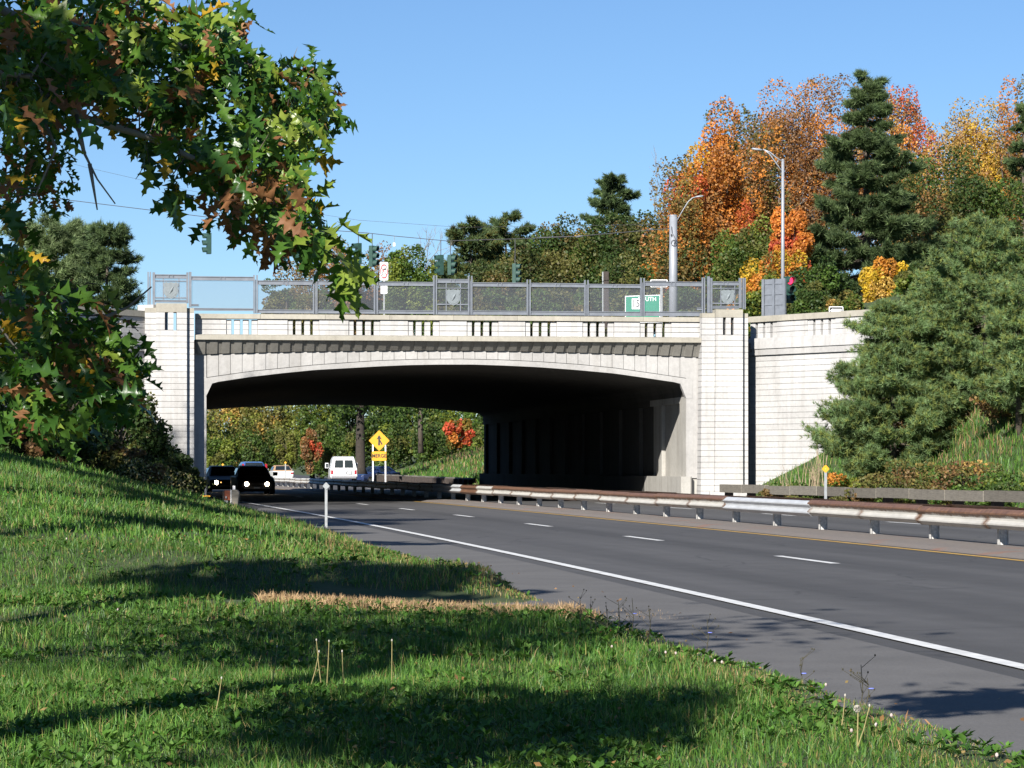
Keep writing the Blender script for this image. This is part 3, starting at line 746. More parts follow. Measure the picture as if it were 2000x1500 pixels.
# ------------------------------------------------------------------ delineators
def delineator(px, ytop, ybot, Y, label, faceup, size, mat, w_=0.055, name='delineator_post'):
    x, y, z0 = P(px, ybot, Y); z1 = P(px, ytop, Y)[2]
    r = empty(name, (x, y, z0)); tag(r, label, 'delineator'); h = z1 - z0
    pb = MB(); pb.box(-w_ / 2, w_ / 2, -0.004, 0.004, -0.3, h - size * 0.35); pb.box(-w_ / 2, -w_ / 2 + 0.006, 0.004, 0.03, -0.3, h - size * 0.35); pb.box(w_ / 2 - 0.006, w_ / 2, 0.004, 0.03, -0.3, h - size * 0.35)
    pb.build('post', M['steel'], r)
    s_ = size / 2; c = h - s_
    pl = [(0, -s_), (s_ * .86, -s_ * .14), (s_ * .86, s_ * .14), (s_ * .14, s_ * .95), (-s_ * .14, s_ * .95), (-s_ * .86, s_ * .14), (-s_ * .86, -s_ * .14)]
    MB().slab([(p, c + q) for p, q in pl], -0.014, -0.006).build('plate', mat, r)
    MB().lathe([(0.008, 0), (0.008, 0.006)], 8, (0, 0, 0)).xform(Matrix.Translation((0, -0.014, c)) @ Matrix.Rotation(math.radians(90), 4, 'X')).build('bolt', M['post_steel'], r)
    return r
delineator(637, 942, 1027, 62.0, 'galvanised delineator post at the grass edge, seen from behind', 0, 0.16, M['steel'], 0.055)
delineator(1612.5, 908, 976, 76.0, 'slim post with yellow diamond marker below the right bank', 0, 0.21, M['sign_yellow'], 0.07)
delineator(557.5, 901, 932, 235.0, 'tiny yellow diamond marker beside the pale convertible', 0, 0.22, M['sign_yellow'], 0.09)
delineator(435, 905, 935, 240.0, 'tiny yellow diamond marker above the leftmost dark car', 0, 0.22, M['sign_yellow'], 0.09)

# ------------------------------------------------------------------ signs
def text(body, size, mat, parent, loc, ext=0.004, bold=0.0, sx=1.0):
    c = bpy.data.curves.new('lettering', 'FONT'); c.body = body; c.size = size; c.extrude = ext; c.align_x = 'CENTER'; c.align_y = 'CENTER'; c.offset = bold
    c.materials.append(mat); c.resolution_u = 3
    tmp = bpy.data.objects.new('tmp', c); COL.objects.link(tmp); bpy.context.view_layer.update()
    me = bpy.data.meshes.new_from_object(tmp.evaluated_get(bpy.context.evaluated_depsgraph_get())); bpy.data.objects.remove(tmp); me.name = 'lettering'
    o = bpy.data.objects.new('lettering', me); put(o, parent); o.location = loc; o.rotation_euler = (math.radians(90), 0, 0); o.scale = (sx, 1, 1); return o
def rrect(x0, x1, z0, z1, r, n=4):
    pts = []
    for cx, cz, a0 in ((x1 - r, z0 + r, -90), (x1 - r, z1 - r, 0), (x0 + r, z1 - r, 90), (x0 + r, z0 + r, 180)):
        for i in range(n + 1):
            an = math.radians(a0 + 90 * i / n); pts.append((cx + r * math.cos(an), cz + r * math.sin(an)))
    return pts
YS = 205.0; k = YS / F
x, y, z = P(740.5, 930, YS)
mg = empty('merge_sign', (x, y, z)); tag(mg, 'yellow diamond merge sign above a MERGE plate on two white posts', 'road sign')
Zp = lambda py: P(0, py, YS)[2] - z
for dx in (-12.3, 12.3): MB().box(dx * k - 0.045, dx * k + 0.045, 0.02, 0.08, -0.5, Zp(862)).build('post', M['sign_white'], mg)
cz = Zp(860.5); s_ = 20 * k
dm = [(0.0, -s_), (s_ * .08, -s_ * .94), (s_ * .94, -s_ * .08), (s_, 0), (s_ * .94, s_ * .08), (s_ * .08, s_ * .94), (0, s_), (-s_ * .08, s_ * .94), (-s_ * .94, s_ * .08), (-s_, 0), (-s_ * .94, -s_ * .08), (-s_ * .08, -s_ * .94)]
MB().slab([(p, cz + q) for p, q in dm], -0.01, 0.015).build('diamond_plate', M['sign_yellow'], mg)
ar = MB(); q = k
ar.slab([(-1.9*q, cz - 9.5*q), (1.7*q, cz - 9.5*q), (1.7*q, cz + 3.5*q), (5.0*q, cz + 2.8*q), (0, cz + 11*q), (-5.0*q, cz + 2.8*q), (-1.9*q, cz + 3.5*q)], -0.022, -0.012)
ar.slab([(1.2*q, cz - 2*q), (5.0*q, cz - 9*q), (6.8*q, cz - 6.8*q), (1.2*q, cz + 3*q)], -0.022, -0.012); ar.build('arrow', M['ink'], mg)
MB().slab(rrect(-14.2 * k, 14.2 * k, Zp(900), Zp(881.5), 0.06), -0.01, 0.015).build('word_plate', M['sign_yellow'], mg)
text('MERGE', 0.36, M['ink'], mg, (0, -0.02, Zp(890.7)), 0.004, 0.008, 0.9)

YB = 117.0; kb = YB / F
def bridge_sign(px, pybot, name, label, Y=YB):
    x, y, z = P(px, pybot, Y); r = empty(name, (x, y, z)); tag(r, label, 'road sign'); return r, (lambda py: P(0, py, Y)[2] - z)
sg, Zq = bridge_sign(750, 640, 'no_right_turn_sign', 'white no right turn sign on a thin post above the fence')
MB().box(-0.03, 0.03, 0.012, 0.05, 0, Zq(515)).build('post', M['steel'], sg)
MB().slab(rrect(-8*kb, 8*kb, Zq(547.5), Zq(512), 0.04), -0.008, 0.01).build('plate', M['sign_white'], sg)
def annulus(cx, cz, r0, r1, y, n=28):
    mb = MB(); vs = []; fs = []
    for i in range(n):
        a = 2 * math.pi * i / n
        vs += [(cx + r0 * math.cos(a), y, cz + r0 * math.sin(a) * 1.0), (cx + r1 * math.cos(a), y, cz + r1 * math.sin(a)), (cx + r0 * math.cos(a), y + .005, cz + r0 * math.sin(a)), (cx + r1 * math.cos(a), y + .005, cz + r1 * math.sin(a))]
    for i in range(n):
        j = (i + 1) % n; fs += [(4*i, 4*i+1, 4*j+1, 4*j), (4*i+1, 4*i+3, 4*j+3, 4*j+1), (4*i, 4*j, 4*j+2, 4*i+2)]
    mb.add(vs, fs); return mb
cz = Zq(530); ring = annulus(0, 0, 6.0*kb, 7.4*kb, -0.024); ring.v = [(a, b_, c_ * 1.9 + cz) for a, b_, c_ in ring.v]
ring.slab([(-4.6*kb, cz + 7.2*kb), (-5.4*kb, cz + 5.8*kb), (4.6*kb, cz - 7.2*kb), (5.4*kb, cz - 5.8*kb)], -0.022, -0.017); ring.build('prohibition_ring', M['sign_red'], sg)
q = kb; ar = MB(); ar.slab([(-3.2*q, cz - 8*q), (-1.4*q, cz - 8*q), (-1.4*q, cz + 1.6*q), (1.6*q, cz + 3.2*q), (1.6*q, cz + .8*q), (4.6*q, cz + 4.6*q), (1.6*q, cz + 8.2*q), (1.6*q, cz + 6*q), (-3.2*q, cz + 3.6*q)], -0.015, -0.009); ar.build('arrow', M['ink'], sg)
MB().slab(rrect(-6.6*kb, 6.6*kb, Zq(574), Zq(550), 0.03), -0.008, 0.01).build('small_plate', M['sign_white'], sg)
tx = MB()
for i, py in enumerate((564.0, 567.5)): tx.slab([(-4*q, Zq(py + 1)), (4*q, Zq(py + 1)), (4*q, Zq(py)), (-4*q, Zq(py))], -0.012, -0.0085)
tx.build('faint_lines', M['steel'], sg)

sg, Zq = bridge_sign(1255, 640, 'route_guide_sign', 'green guide sign reading 15 SOUTH behind the fence', 116.0)
MB().box(34*kb, 37*kb, 0.02, 0.07, 0, Zq(561)).build('post', M['steel'], sg)
pl = [(-34*kb, Zq(630)), (34*kb, Zq(630)), (34*kb, Zq(575.5)), (-34*kb, Zq(578))]
MB().slab(pl, -0.004, 0.02).build('border', M['sign_white'], sg)
MB().slab([(p * .955, zz - (0.035 if i > 1 else -0.03)) for i, (p, zz) in enumerate(pl)], -0.012, -0.003).build('plate', M['sign_green'], sg)
MB().slab(rrect(-21*kb, -6*kb + .02, Zq(604), Zq(583), 0.03), -0.018, -0.011).build('route_shield', M['sign_white'], sg)
text('15', 0.40, M['ink'], sg, (-13.2*kb, -0.026, Zq(593.3)), 0.003, 0.0, 0.8)
text('SOUTH', 0.23, M['sign_white'], sg, (9*kb, -0.018, Zq(584.5)), 0.003, 0.004, 0.95)
sg, Zq = bridge_sign(1287, 640, 'black_bordered_sign', 'small dark sign with white border beside the thick pole', 119.0)
MB().box(-0.03 + .12, 0.03 + .12, 0.02, 0.05, 0, Zq(548)).build('post', M['steel'], sg)
MB().slab(rrect(-17*kb, 17*kb, Zq(561), Zq(546), 0.04), -0.004, 0.012).build('border', M['sign_white'], sg)
MB().slab(rrect(-15.5*kb, 15.5*kb, Zq(559.5), Zq(547.5), 0.04), -0.012, -0.003).build('plate', M['ink'], sg)
sg, Zq = bridge_sign(1633, 640, 'small_arrow_sign', 'small white arrow plate peeping over the right wing wall', 108.0)
MB().box(-0.03, 0.03, 0.012, 0.05, 0, Zq(602)).build('post', M['steel'], sg)
MB().slab(rrect(-13*kb, 13*kb, Zq(613.5), Zq(598.5), 0.05), -0.004, 0.012).build('border', M['sign_white'], sg)
MB().slab(rrect(-11.6*kb, 11.6*kb, Zq(612), Zq(600), 0.04), -0.010, -0.003).build('plate', M['ink'], sg)
MB().slab([(-11*kb, Zq(607)), (-6*kb, Zq(610.5)), (-6*kb, Zq(609)), (9.5*kb, Zq(609)), (9.5*kb, Zq(603.5)), (-6*kb, Zq(603.5)), (-6*kb, Zq(602.5))], -0.016, -0.009).build('arrow', M['sign_white'], sg)
sg, Zq = bridge_sign(1184, 640, 'wooden_sign_post', 'dark wooden post end standing behind the fence', 122.0); sg['category'] = 'post'
MB().box(-0.11, 0.11, -0.1, 0.1, 0, Zq(530.5), 0.015).build('post', M['timber_dark'], sg); MB().box(-0.17, -0.12, -0.05, 0.05, 0, Zq(531)).build('conduit', M['steel'], sg)
# back of a big panel sign with stiffeners
x, y, z = P(1513, 630, 108.0); sg = empty('panel_sign', (x, y, z), math.radians(-38)); tag(sg, 'grey ribbed back of a tall panel sign behind the right wing wall', 'road sign')
h = P(0, 545, 108)[2] - z
bk = MB(); bk.box(-0.50, 0.50, -0.01, 0.01, 0, h); bk.build('panel', M['fence'], sg)
for xx in (-0.47, -0.02, 0.44): MB().box(xx - 0.05, xx + 0.05, -0.07, -0.011, 0, h + 0.01).build('stiffener', M['fence'], sg)
for i in range(4): MB().box(-0.42, 0.39, -0.035, -0.0115, h * (0.16 + 0.24 * i), h * (0.16 + 0.24 * i) + 0.04).build('cross_rib', M['fence'], sg)
MB().box(-0.53, -0.505, -0.06, 0.03, 0, h).build('edge', M['sign_white'], sg)

# ------------------------------------------------------------------ poles, lamps
def luminaire(r, p, d, s=1.0):
    mb = MB(); prof_ = [(-0.30, .03, .02), (-0.22, .10, .055), (0.0, .15, .075), (0.25, .13, .06), (0.36, .05, .03)]
    vs = []; fs = []
    for i, (a, w_, h_) in enumerate(prof_):
        for kx, kz in ((-1, -.3), (-.7, -1), (.7, -1), (1, -.3), (.6, .9), (-.6, .9)):
            vs.append((a * s, kx * w_ * s, kz * h_ * s))
    n = 6
    for i in range(len(prof_) - 1):
        for q in range(n): fs.append((i*n+q, i*n+(q+1) % n, (i+1)*n+(q+1) % n, (i+1)*n+q))
    fs.append(tuple(range(n))); fs.append(tuple((len(prof_)-1)*n + q for q in range(n)))
    mb.add(vs, fs); mb.xform(Matrix.Translation(p) @ Matrix.Rotation(math.atan2(d[1], d[0]), 4, 'Z') @ Matrix.Rotation(-0.12, 4, 'Y'))
    mb.build('lamp_head', M['steel_pale'], r, True)
M['steel_pale'] = plain('pale grey steel', (0.27, 0.285, 0.31), 0.45, 0.1, 0.1, 3)
Yl = 110.0; x, y, z = P(1529, 650, Yl); sl = empty('street_lamp', (x, y, z)); tag(sl, 'tall slim street lamp with a truss arm reaching left', 'street lamp')
zt = P(0, 314, Yl)[2] - z; kl = Yl / F
MB().tube([(0, 0, 0), (0, 0, zt * .5), (0, 0, zt)], [0.082, 0.068, 0.055], 10).build('pole', M['steel_pale'], sl, True)
MB().lathe([(0.058, 0), (0.062, 0.03), (0.03, 0.07)], 10, (0, 0, zt)).build('cap', M['steel_pale'], sl)
am = MB(); hx = lambda px: (px - 1529) * kl; hz = lambda py: P(0, py, Yl)[2] - z
am.tube([(0, -.02, hz(337)), (hx(1515), -.03, hz(318)), (hx(1503), -.04, hz(301)), (hx(1492), -.05, hz(292.5))], 0.024, 6); am.tube([(0, -.02, hz(316)), (hx(1515), -.03, hz(307)), (hx(1503), -.04, hz(297)), (hx(1490), -.05, hz(292))], 0.026, 6)
am.tube([(hx(1520), -.03, hz(312)), (hx(1516), -.03, hz(320))], 0.015, 5); am.build('arm', M['steel_pale'], sl, True)
luminaire(sl, (hx(1479), -.06, hz(292)), (-1, 0), 0.62)
Ym = 114.0; x, y, z = P(1315, 650, Ym); mp = empty('signal_mast', (x, y, z)); tag(mp, 'thick grey steel mast with a curved lamp arm on its top', 'pole'); km = Ym / F
zt = P(0, 421, Ym)[2] - z
MB().tube([(0, 0, 0), (0, 0, zt * .5), (0, 0, zt)], [0.175, 0.165, 0.15], 18).build('shaft', M['steel_pale'], mp, True)
MB().lathe([(0.158, -0.03), (0.158, 0.015), (0.10, 0.03)], 18, (0, 0, zt)).build('cap', M['steel_pale'], mp)
hx = lambda px: (px - 1315) * km; hz = lambda py: P(0, py, Ym)[2] - z
MB().tube([(hx(1322), -.05, hz(431)), (hx(1334), -.06, hz(410)), (hx(1344), -.07, hz(394)), (hx(1352), -.08, hz(387)), (hx(1360), -.08, hz(385))], 0.022, 6).build('arm', M['steel_pale'], mp, True)
luminaire(mp, (hx(1365), -.08, hz(384)), (1, 0), 0.5)
cb = MB(); cb.tube([(hx(1311), -.19, hz(443)), (hx(1312), -.20, hz(455)), (hx(1319), -.19, hz(468)), (hx(1316), -.2, hz(477))], 0.012, 5)
cb.tube([(hx(1315) + 0.09 * math.cos(a), -.2, hz(475) + 0.11 * math.sin(a)) for a in np.linspace(0, 6.28, 14)], 0.012, 5); cb.build('cable_loop', M['wire'], mp)
MB().lathe([(0.02, 0), (0.03, 0.05), (0.02, 0.09)], 8, (hx(1311), -.19, hz(462))).build('clamp', M['wire'], mp)

# ------------------------------------------------------------------ signals on span wires
def signal_parts(r, H, face, lit=None):
    """three-section head hanging from the origin down to -H; face = heading the lenses look to (radians)"""
    w_ = H * 0.34; d = H * 0.20; pit = H / 3
    R = Matrix.Rotation(face, 4, 'Z')
    hb = MB(); hb.prism([(-w_/2, -d/2), (w_/2, -d/2), (w_/2 * .92, d/2), (-w_/2 * .92, d/2)], -H, 0); hb.xform(R); hb.build('housing', M['signal'], r)
    for i in range(3):
        zc = -pit * (i + .5); rr = w_ * 0.44
        vs = []; fs = []; n = 12; mb = MB()
        for j in range(n + 1):                       # tunnel visor, open below
            a = math.radians(-35 + 250 * j / n)
            vs += [(rr * math.cos(a), -d/2, zc + rr * math.sin(a)), (rr * math.cos(a), -d/2 - H * .20 - (0.03 * math.sin(a)), zc + rr * math.sin(a)), (rr * .93 * math.cos(a), -d/2, zc + rr * .93 * math.sin(a)), (rr * .93 * math.cos(a), -d/2 - H * .20 - (0.03 * math.sin(a)), zc + rr * .93 * math.sin(a))]
        for j in range(n): 
            b0 = 4 * j; fs += [(b0, b0+1, b0+5, b0+4), (b0+2, b0+6, b0+7, b0+3), (b0+1, b0+3, b0+7, b0+5)]
        mb.add(vs, fs); mb.xform(R); mb.build('visor', M['signal'], r)
        ln = MB(); ln.add([(rr * .9 * math.cos(2*math.pi*j/14), -d/2 - 0.008, zc + rr * .9 * math.sin(2*math.pi*j/14)) for j in range(14)], [tuple(range(14))]); ln.xform(R)
        ln.build('lens', M['red_lamp'] if lit == i else M['lens'], r)
YW = 119.0; kw = YW / F
wire_pts = [(-260, 350), (120, 389), (405, 424), (556, 443), (718, 455), (770, 461), (872, 470.5), (1007, 466.5), (1120, 462), (1310, 446)]
def wire(name, pts, Y, rad, label):
    o = MB().tube([P(a, b_, Y) for a, b_ in pts], rad, 5).build(name, M['wire'], None); tag(o, label, 'wire'); return o
wire('span_wire', wire_pts, YW, 0.014, 'span wire carrying the hanging traffic signals to the thick mast')
wire('overhead_wire', [(-100, 255), (165, 326), (330, 364), (520, 402), (700, 430), (900, 444), (1310, 438)], YW + 2, 0.006, 'fine upper overhead wire crossing the sky behind the oak leaves')
def hang(px, ytop, ybot, yw, face, label, dxs=((0, None),), lit=None):
    x, y, z = P(px, ytop, YW); r = empty('traffic_signal', (x, y, z)); tag(r, label, 'traffic signal', 'signals hung over the crossing road')
    H = (ybot - ytop) * kw
    MB().tube([(0, 0, -0.01), (0, 0, P(0, yw, YW)[2] - z + .01)], 0.018, 6).build('hanger', M['wire'], r); signal_parts(r, H, face, lit); return r
hang(408, 455, 496, 424.5, math.radians(-75), 'leftmost hanging signal, alone against blue sky, visors to the left')
hang(558, 466, 507, 443, math.radians(-50), 'hanging signal seen under the tip of the brown oak leaves')
hang(582, 470, 508, 446, math.radians(40), 'hanging signal just right of the one under the brown oak leaves')
hang(700, 475, 516, 454, math.radians(-60), 'dark signal mostly behind the hanging green leaf tip')
hang(727, 480, 521, 456, math.radians(65), 'dark signal just left of the no right turn sign')
hang(861, 498, 537, 470, math.radians(-68), 'left head of the paired green signals, visors to the left')
hang(880, 498, 537, 470.3, math.radians(68), 'right head of the paired green signals, visors to the right')
hang(1006, 515, 553, 466.6, math.radians(70), 'rightmost hanging signal, low over the fence in front of brown trees')
x, y, z = P(1540, 540, 109.0); r = empty('traffic_signal', (x, y, z)); tag(r, 'post mounted signal showing red beside the ribbed sign back', 'traffic signal')
signal_parts(r, 52 * 109 / F, math.radians(28), 0); MB().tube([(-0.2, 0.05, -0.1), (0, 0.05, -0.1)], 0.02, 6).build('bracket', M['wire'], r); MB().tube([(-0.2, 0.05, -0.9), (0, 0.05, -0.9)], 0.02, 6).build('bracket', M['wire'], r)
# camera-like box on the span wire
x, y, z = P(770, 461, YW); r = empty('wire_detector', (x, y, z)); tag(r, 'small white detector hanging on a thin rod from the span wire', 'detector')
MB().tube([(0, 0, 0), (0, 0, -0.28)], 0.012, 6).build('rod', M['steel'], r); MB().box(-0.05, 0.05, -0.07, 0.07, -0.42, -0.28, .01).build('box', M['sign_white'], r)
x, y, z = P(1131, 461.5, YW + 3); r = empty('arm_lamp', (x, y, z)); tag(r, 'far lamp head at the end of a thin arm before the brown trees', 'street lamp')
luminaire(r, (0, 0, 0), (1, 0), 0.5); MB().tube([(-0.1, 0, 0), (-1.6, 0.3, -.02)], 0.015, 5).build('arm', M['wire'], r)
# ------------------------------------------------------------------ vehicles
def paint(name, col, rough=0.25, metal=0.0):
    m, t, b = base_mat(name); n = noise(t, worldpos(t), 2.5, 4)
    t.links.new(ramp(t, [(0.3, tuple(x * .9 for x in col)), (0.7, col)], n), b.inputs['Base Color'])
    b.inputs['Roughness'].default_value = rough; b.inputs['Metallic'].default_value = metal; b.inputs['Coat Weight'].default_value = 0.5; b.inputs['Coat Roughness'].default_value = 0.1; return m
M['car_black'] = plain('black car paint', (0.012, 0.012, 0.014), 0.45, 0, 0.1, 2, spec=0.25); M['car_white'] = paint('white car paint', (0.78, 0.78, 0.78), 0.35)
M['car_blue'] = paint('blue car paint', (0.03, 0.09, 0.30)); M['car_navy'] = paint('navy car paint', (0.02, 0.035, 0.10))
M['car_cream'] = paint('cream car paint', (0.72, 0.71, 0.67), 0.35); M['soft_top'] = plain('tan canvas top', (0.36, 0.23, 0.13), 0.9, 0, 0.1, 6)
M['glass'] = plain('dark car glass', (0.018, 0.024, 0.028), 0.08, 0, 0.2, 2, spec=0.8)
M['headlamp'] = plain('lit headlamp', (0.9, 0.85, 0.7), 0.2, 0, 0.02, 2, ((1.0, 0.80, 0.55), 22.0))
M['parklamp'] = plain('amber lamp', (0.7, 0.25, 0.05), 0.3, 0, 0.02, 2, ((1.0, 0.45, 0.12), 1.2))
M['tail'] = plain('red tail lamp', (0.33, 0.02, 0.03), 0.25, 0, 0.05, 2); M['chrome'] = plain('chrome', (0.6, 0.6, 0.6), 0.2, 0.9, 0.05, 3)
M['rim'] = plain('wheel rim', (0.35, 0.35, 0.36), 0.35, 0.7, 0.1, 4); M['bumper_grey'] = plain('grey bumper', (0.20, 0.20, 0.21), 0.6, 0, 0.1, 4)

SEDAN = dict(low=[(2.28, .62, .30, .72, .46, .62), (2.14, .80, .22, .87, .5, .72), (1.5, .86, .2, .90, .5, .84), (0.95, .87, .2, .91, .5, .92), (-.8, .87, .2, .92, .5, .95), (-1.6, .86, .22, .91, .52, .96), (-2.12, .82, .26, .87, .54, .94), (-2.3, .66, .32, .76, .56, .84)],
             cab=[(1.05, .80, .90, .78, .92), (0.20, .86, .93, .63, 1.40), (-.55, .86, .95, .62, 1.44), (-1.15, .85, .96, .61, 1.39), (-1.75, .80, .95, .76, .98)], wh=(1.40, -1.36), wr=.31)
SUV = dict(low=[(2.26, .66, .34, .76, .5, .72), (2.12, .82, .28, .89, .55, .86), (1.5, .87, .28, .92, .55, .97), (1.0, .88, .28, .93, .55, 1.02), (-.8, .88, .28, .93, .55, 1.05), (-2.0, .87, .30, .92, .55, 1.05), (-2.25, .80, .34, .86, .56, 1.0)],
           cab=[(1.1, .82, 1.0, .80, 1.02), (0.45, .88, 1.03, .66, 1.60), (-.7, .88, 1.05, .66, 1.66), (-1.8, .87, 1.05, .66, 1.62), (-2.18, .84, 1.03, .74, 1.12)], wh=(1.36, -1.34), wr=.34)
VAN = dict(low=[(2.72, .72, .40, .86, .55, .92), (2.55, .88, .36, .95, .6, 1.06), (1.85, .92, .36, .98, .6, 1.16), (1.2, .93, .36, 1.0, .6, 1.20), (-2.55, .94, .40, 1.0, .6, 1.22), (-2.68, .92, .42, .98, .6, 1.22)],
           cab=[(1.95, .90, 1.12, .86, 1.15), (1.20, .95, 1.18, .80, 1.98), (0.6, .97, 1.19, .80, 2.06), (-2.3, .97, 1.21, .80, 2.08), (-2.56, .96, 1.21, .79, 2.02), (-2.66, .95, 1.21, .80, 1.80)], wh=(1.9, -1.55), wr=.36)
def vehicle(name, label, cat, K, body, loc, rz, roof=None, kind='car', front='off', scale=1.0):
    r = empty(name, loc, rz); tag(r, label, cat); r.scale = (scale,) * 3
    def loft(secs):
        mb = MB(); n = len(secs[0]); vs = [p for s_ in secs for p in s_]; fs = []
        for i in range(len(secs) - 1):
            for q in range(n): fs.append((i*n+q, (i+1)*n+q, (i+1)*n+(q+1) % n, i*n+(q+1) % n))
        fs.append(tuple(range(n))); fs.append(tuple((len(secs)-1)*n + q for q in range(n))[::-1]); return mb.add(vs, fs)
    low = [[(-wb, y, zb), (-ws, y, zb + (zm - zb) * .5), (-ws * 1.01, y, zm), (-ws, y, zs - .06), (-ws * .94, y, zs), (ws * .94, y, zs), (ws, y, zs - .06), (ws * 1.01, y, zm), (ws, y, zb + (zm - zb) * .5), (wb, y, zb)] for y, wb, zb, ws, zm, zs in K['low']]
    loft(low).build('body', body, r, False)
    cab = [[(-ws, y, zs - .02), (-ws * .3 - wr_ * .7, y, zs + (zr - zs) * .75), (-wr_ * .93, y, zr), (wr_ * .93, y, zr), (ws * .3 + wr_ * .7, y, zs + (zr - zs) * .75), (ws, y, zs - .02)] for y, ws, zs, wr_, zr in K['cab']]
    cb = loft(cab).build('cabin', roof or body, r, False)
    C = K['cab']
    def edge(i, f, sx):                       # point on the cabin skin
        y, ws, zs, wr_, zr = C[i]; w_ = ws + (ws * .3 + wr_ * .7 - ws) * min(1, f / .75); return Vector((sx * (w_ + .012), y, zs + (zr - zs) * f))
    for sx in (-1, 1):
        mb = MB()
        pr = [(1, 2), (2, 3)] if len(C) == 5 else [(1, 2)]
        for a, b_ in pr:
            A0, A1, B0, B1 = edge(a, .08, sx), edge(a, .78, sx), edge(b_, .08, sx), edge(b_, .78, sx)
            g = .06
            q = [A0.lerp(B0, g), A0.lerp(B0, 1 - g), A1.lerp(B1, 1 - g), A1.lerp(B1, g)]
            mb.add(q, [(0, 1, 2, 3)] if sx < 0 else [(3, 2, 1, 0)])
        mb.build('side_window', M['glass'], cb)
    def screen(i0, i1, nm, out):
        y0, ws0, zs0, wr0, zr0 = C[i0]; y1, ws1, zs1, wr1, zr1 = C[i1]
        q = [(-wr0 * .92, y0, zr0), (wr0 * .92, y0, zr0), (wr1 * .88, y1, zr1), (-wr1 * .88, y1, zr1)]
        a, b_, c_, d_ = [Vector(p) for p in q]
        e = [a.lerp(d_, .10), b_.lerp(c_, .10), c_.lerp(b_, .08), d_.lerp(a, .08)]
        MB().add([p + Vector((0, out, .012)) for p in e], [(0, 1, 2, 3)]).build(nm, M['glass'], cb)
    screen(0, 1, 'windscreen', .014)
    if kind != 'van': screen(len(C) - 1, len(C) - 2, 'rear_window', -.014)
    # wheels
    wr_ = K['wr']
    tm = MB().tube([(-.11, 0, 0), (-.09, 0, 0), (.09, 0, 0), (.11, 0, 0)], [wr_ * .9, wr_, wr_, wr_ * .9], 16).mesh('tyre', M['black']); rm = MB().tube([(-.118, 0, 0), (.118, 0, 0)], wr_ * .6, 10).mesh('rim', M['rim'])
    for y in K['wh']:
        for sx in (-1, 1):
            w_ = empty('wheel'); w_.parent = r; w_.location = (sx * (K['low'][3][3] - .10), y, wr_); obj('tyre', tm, w_); obj('rim', rm, w_)
    yf = K['low'][0][0]; yr = K['low'][-1][0]
    for sx in (-1, 1):
        mi = MB(); xm = sx * (K['low'][3][3] + .11); zm_ = C[0][2] + .14; mi.box(xm - .11, xm + .11, C[0][0] - .35, C[0][0] - .24, zm_ - .09, zm_ + .09, .03)
        if kind == 'van': mi = MB(); mi.box(xm - .02 - .12, xm + .12, C[0][0] - .55, C[0][0] - .42, zm_ - .06, zm_ + .34, .03)
        mo = mi.build('mirror', body, r)
        MB().box(xm - .08, xm + .08, C[0][0] - (.565 if kind == 'van' else .358), C[0][0] - (.551 if kind == 'van' else .351), zm_ - (.02 if kind == 'van' else .06), zm_ + (.29 if kind == 'van' else .06)).build('mirror_glass', M['glass'], mo)
    return r, yf, yr
def lamp_disc(r, x, y, z, rad, mat, name):
    MB().lathe([(rad * .7, 0), (rad, .02), (rad * .8, .05), (rad * .3, .07)], 12).xform(Matrix.Translation((x, y, z)) @ Matrix.Rotation(math.radians(-90), 4, 'X')).build(name, mat, r, True)
def at_road(px, Y): return ((px - CX) / F * Y, Y, 0.0)
TH = head(150)
# dark car with both lamps lit
r, yf, yr = vehicle('car', 'dark car coming out of the underpass with both headlamps lit', 'car', SEDAN, M['car_black'], at_road(493, 140), math.pi + TH + 0.02)
r.location.z = -0.08
for sx in (-1, 1): lamp_disc(r, sx * .48, yf - .02, .56, .10, M['headlamp'], 'headlight')
MB().box(-.62, .62, yf - .06, yf + .03, .34, .44, .02).build('bumper', M['bumper_grey'], r); MB().box(-.32, .32, yf - .08, yf + .012, .50, .62).build('grille', M['black'], r)
MB().box(-.15, .15, yf + .03, yf + .04, .35, .43).build('number_plate', M['sign_white'], r)
r, yf, yr = vehicle('car', 'dark car behind the left pylon with one bright headlamp showing', 'car', SEDAN, M['car_black'], at_road(434, 152), math.pi + TH + 0.05)
r.location.z = -0.08
for sx in (-1, 1):
    lamp_disc(r, sx * .55, yf - .05, .56, .12, M['headlamp'] if sx > 0 else M['glass'], 'headlight'); lamp_disc(r, sx * .32, yf - .04, .58, .04, M['parklamp'], 'indicator')
MB().box(-.62, .62, yf - .06, yf + .03, .34, .44, .02).build('bumper', M['bumper_grey'], r); MB().box(-.22, .22, yf - .08, yf + .012, .50, .62).build('grille', M['black'], r)
r, yf, yr = vehicle('car', 'blue car of which only the roof shows above the dark car', 'car', SUV, M['car_blue'], at_road(489, 205), TH + 0.06)
for sx in (-1, 1): MB().box(sx * .80 - .07, sx * .80 + .07, yr - .03, yr + .12, 1.0, 1.5).build('tail_light', M['tail'], r)
r, yf, yr = vehicle('car', 'white convertible with tan soft top driving away past the rail', 'car', SEDAN, M['car_cream'], at_road(548, 248), TH + 0.05, M['soft_top'])
for sx in (-1, 1): MB().box(sx * .66 - .12, sx * .66 + .12, yr - .02, yr + .1, .70, .82, .02).build('tail_light', M['tail'], r)
MB().box(-.72, .72, yr - .07, yr + .05, .40, .56, .03).build('bumper', M['car_cream'], r); MB().box(-.2, .2, yr - .02, yr + .01, .62, .74).build('number_plate', M['sign_white'], r)
r, yf, yr = vehicle('van', 'white panel van driving away beyond the underpass', 'van', VAN, M['car_white'], at_road(668.5, 222), TH - 0.06, None, 'van')
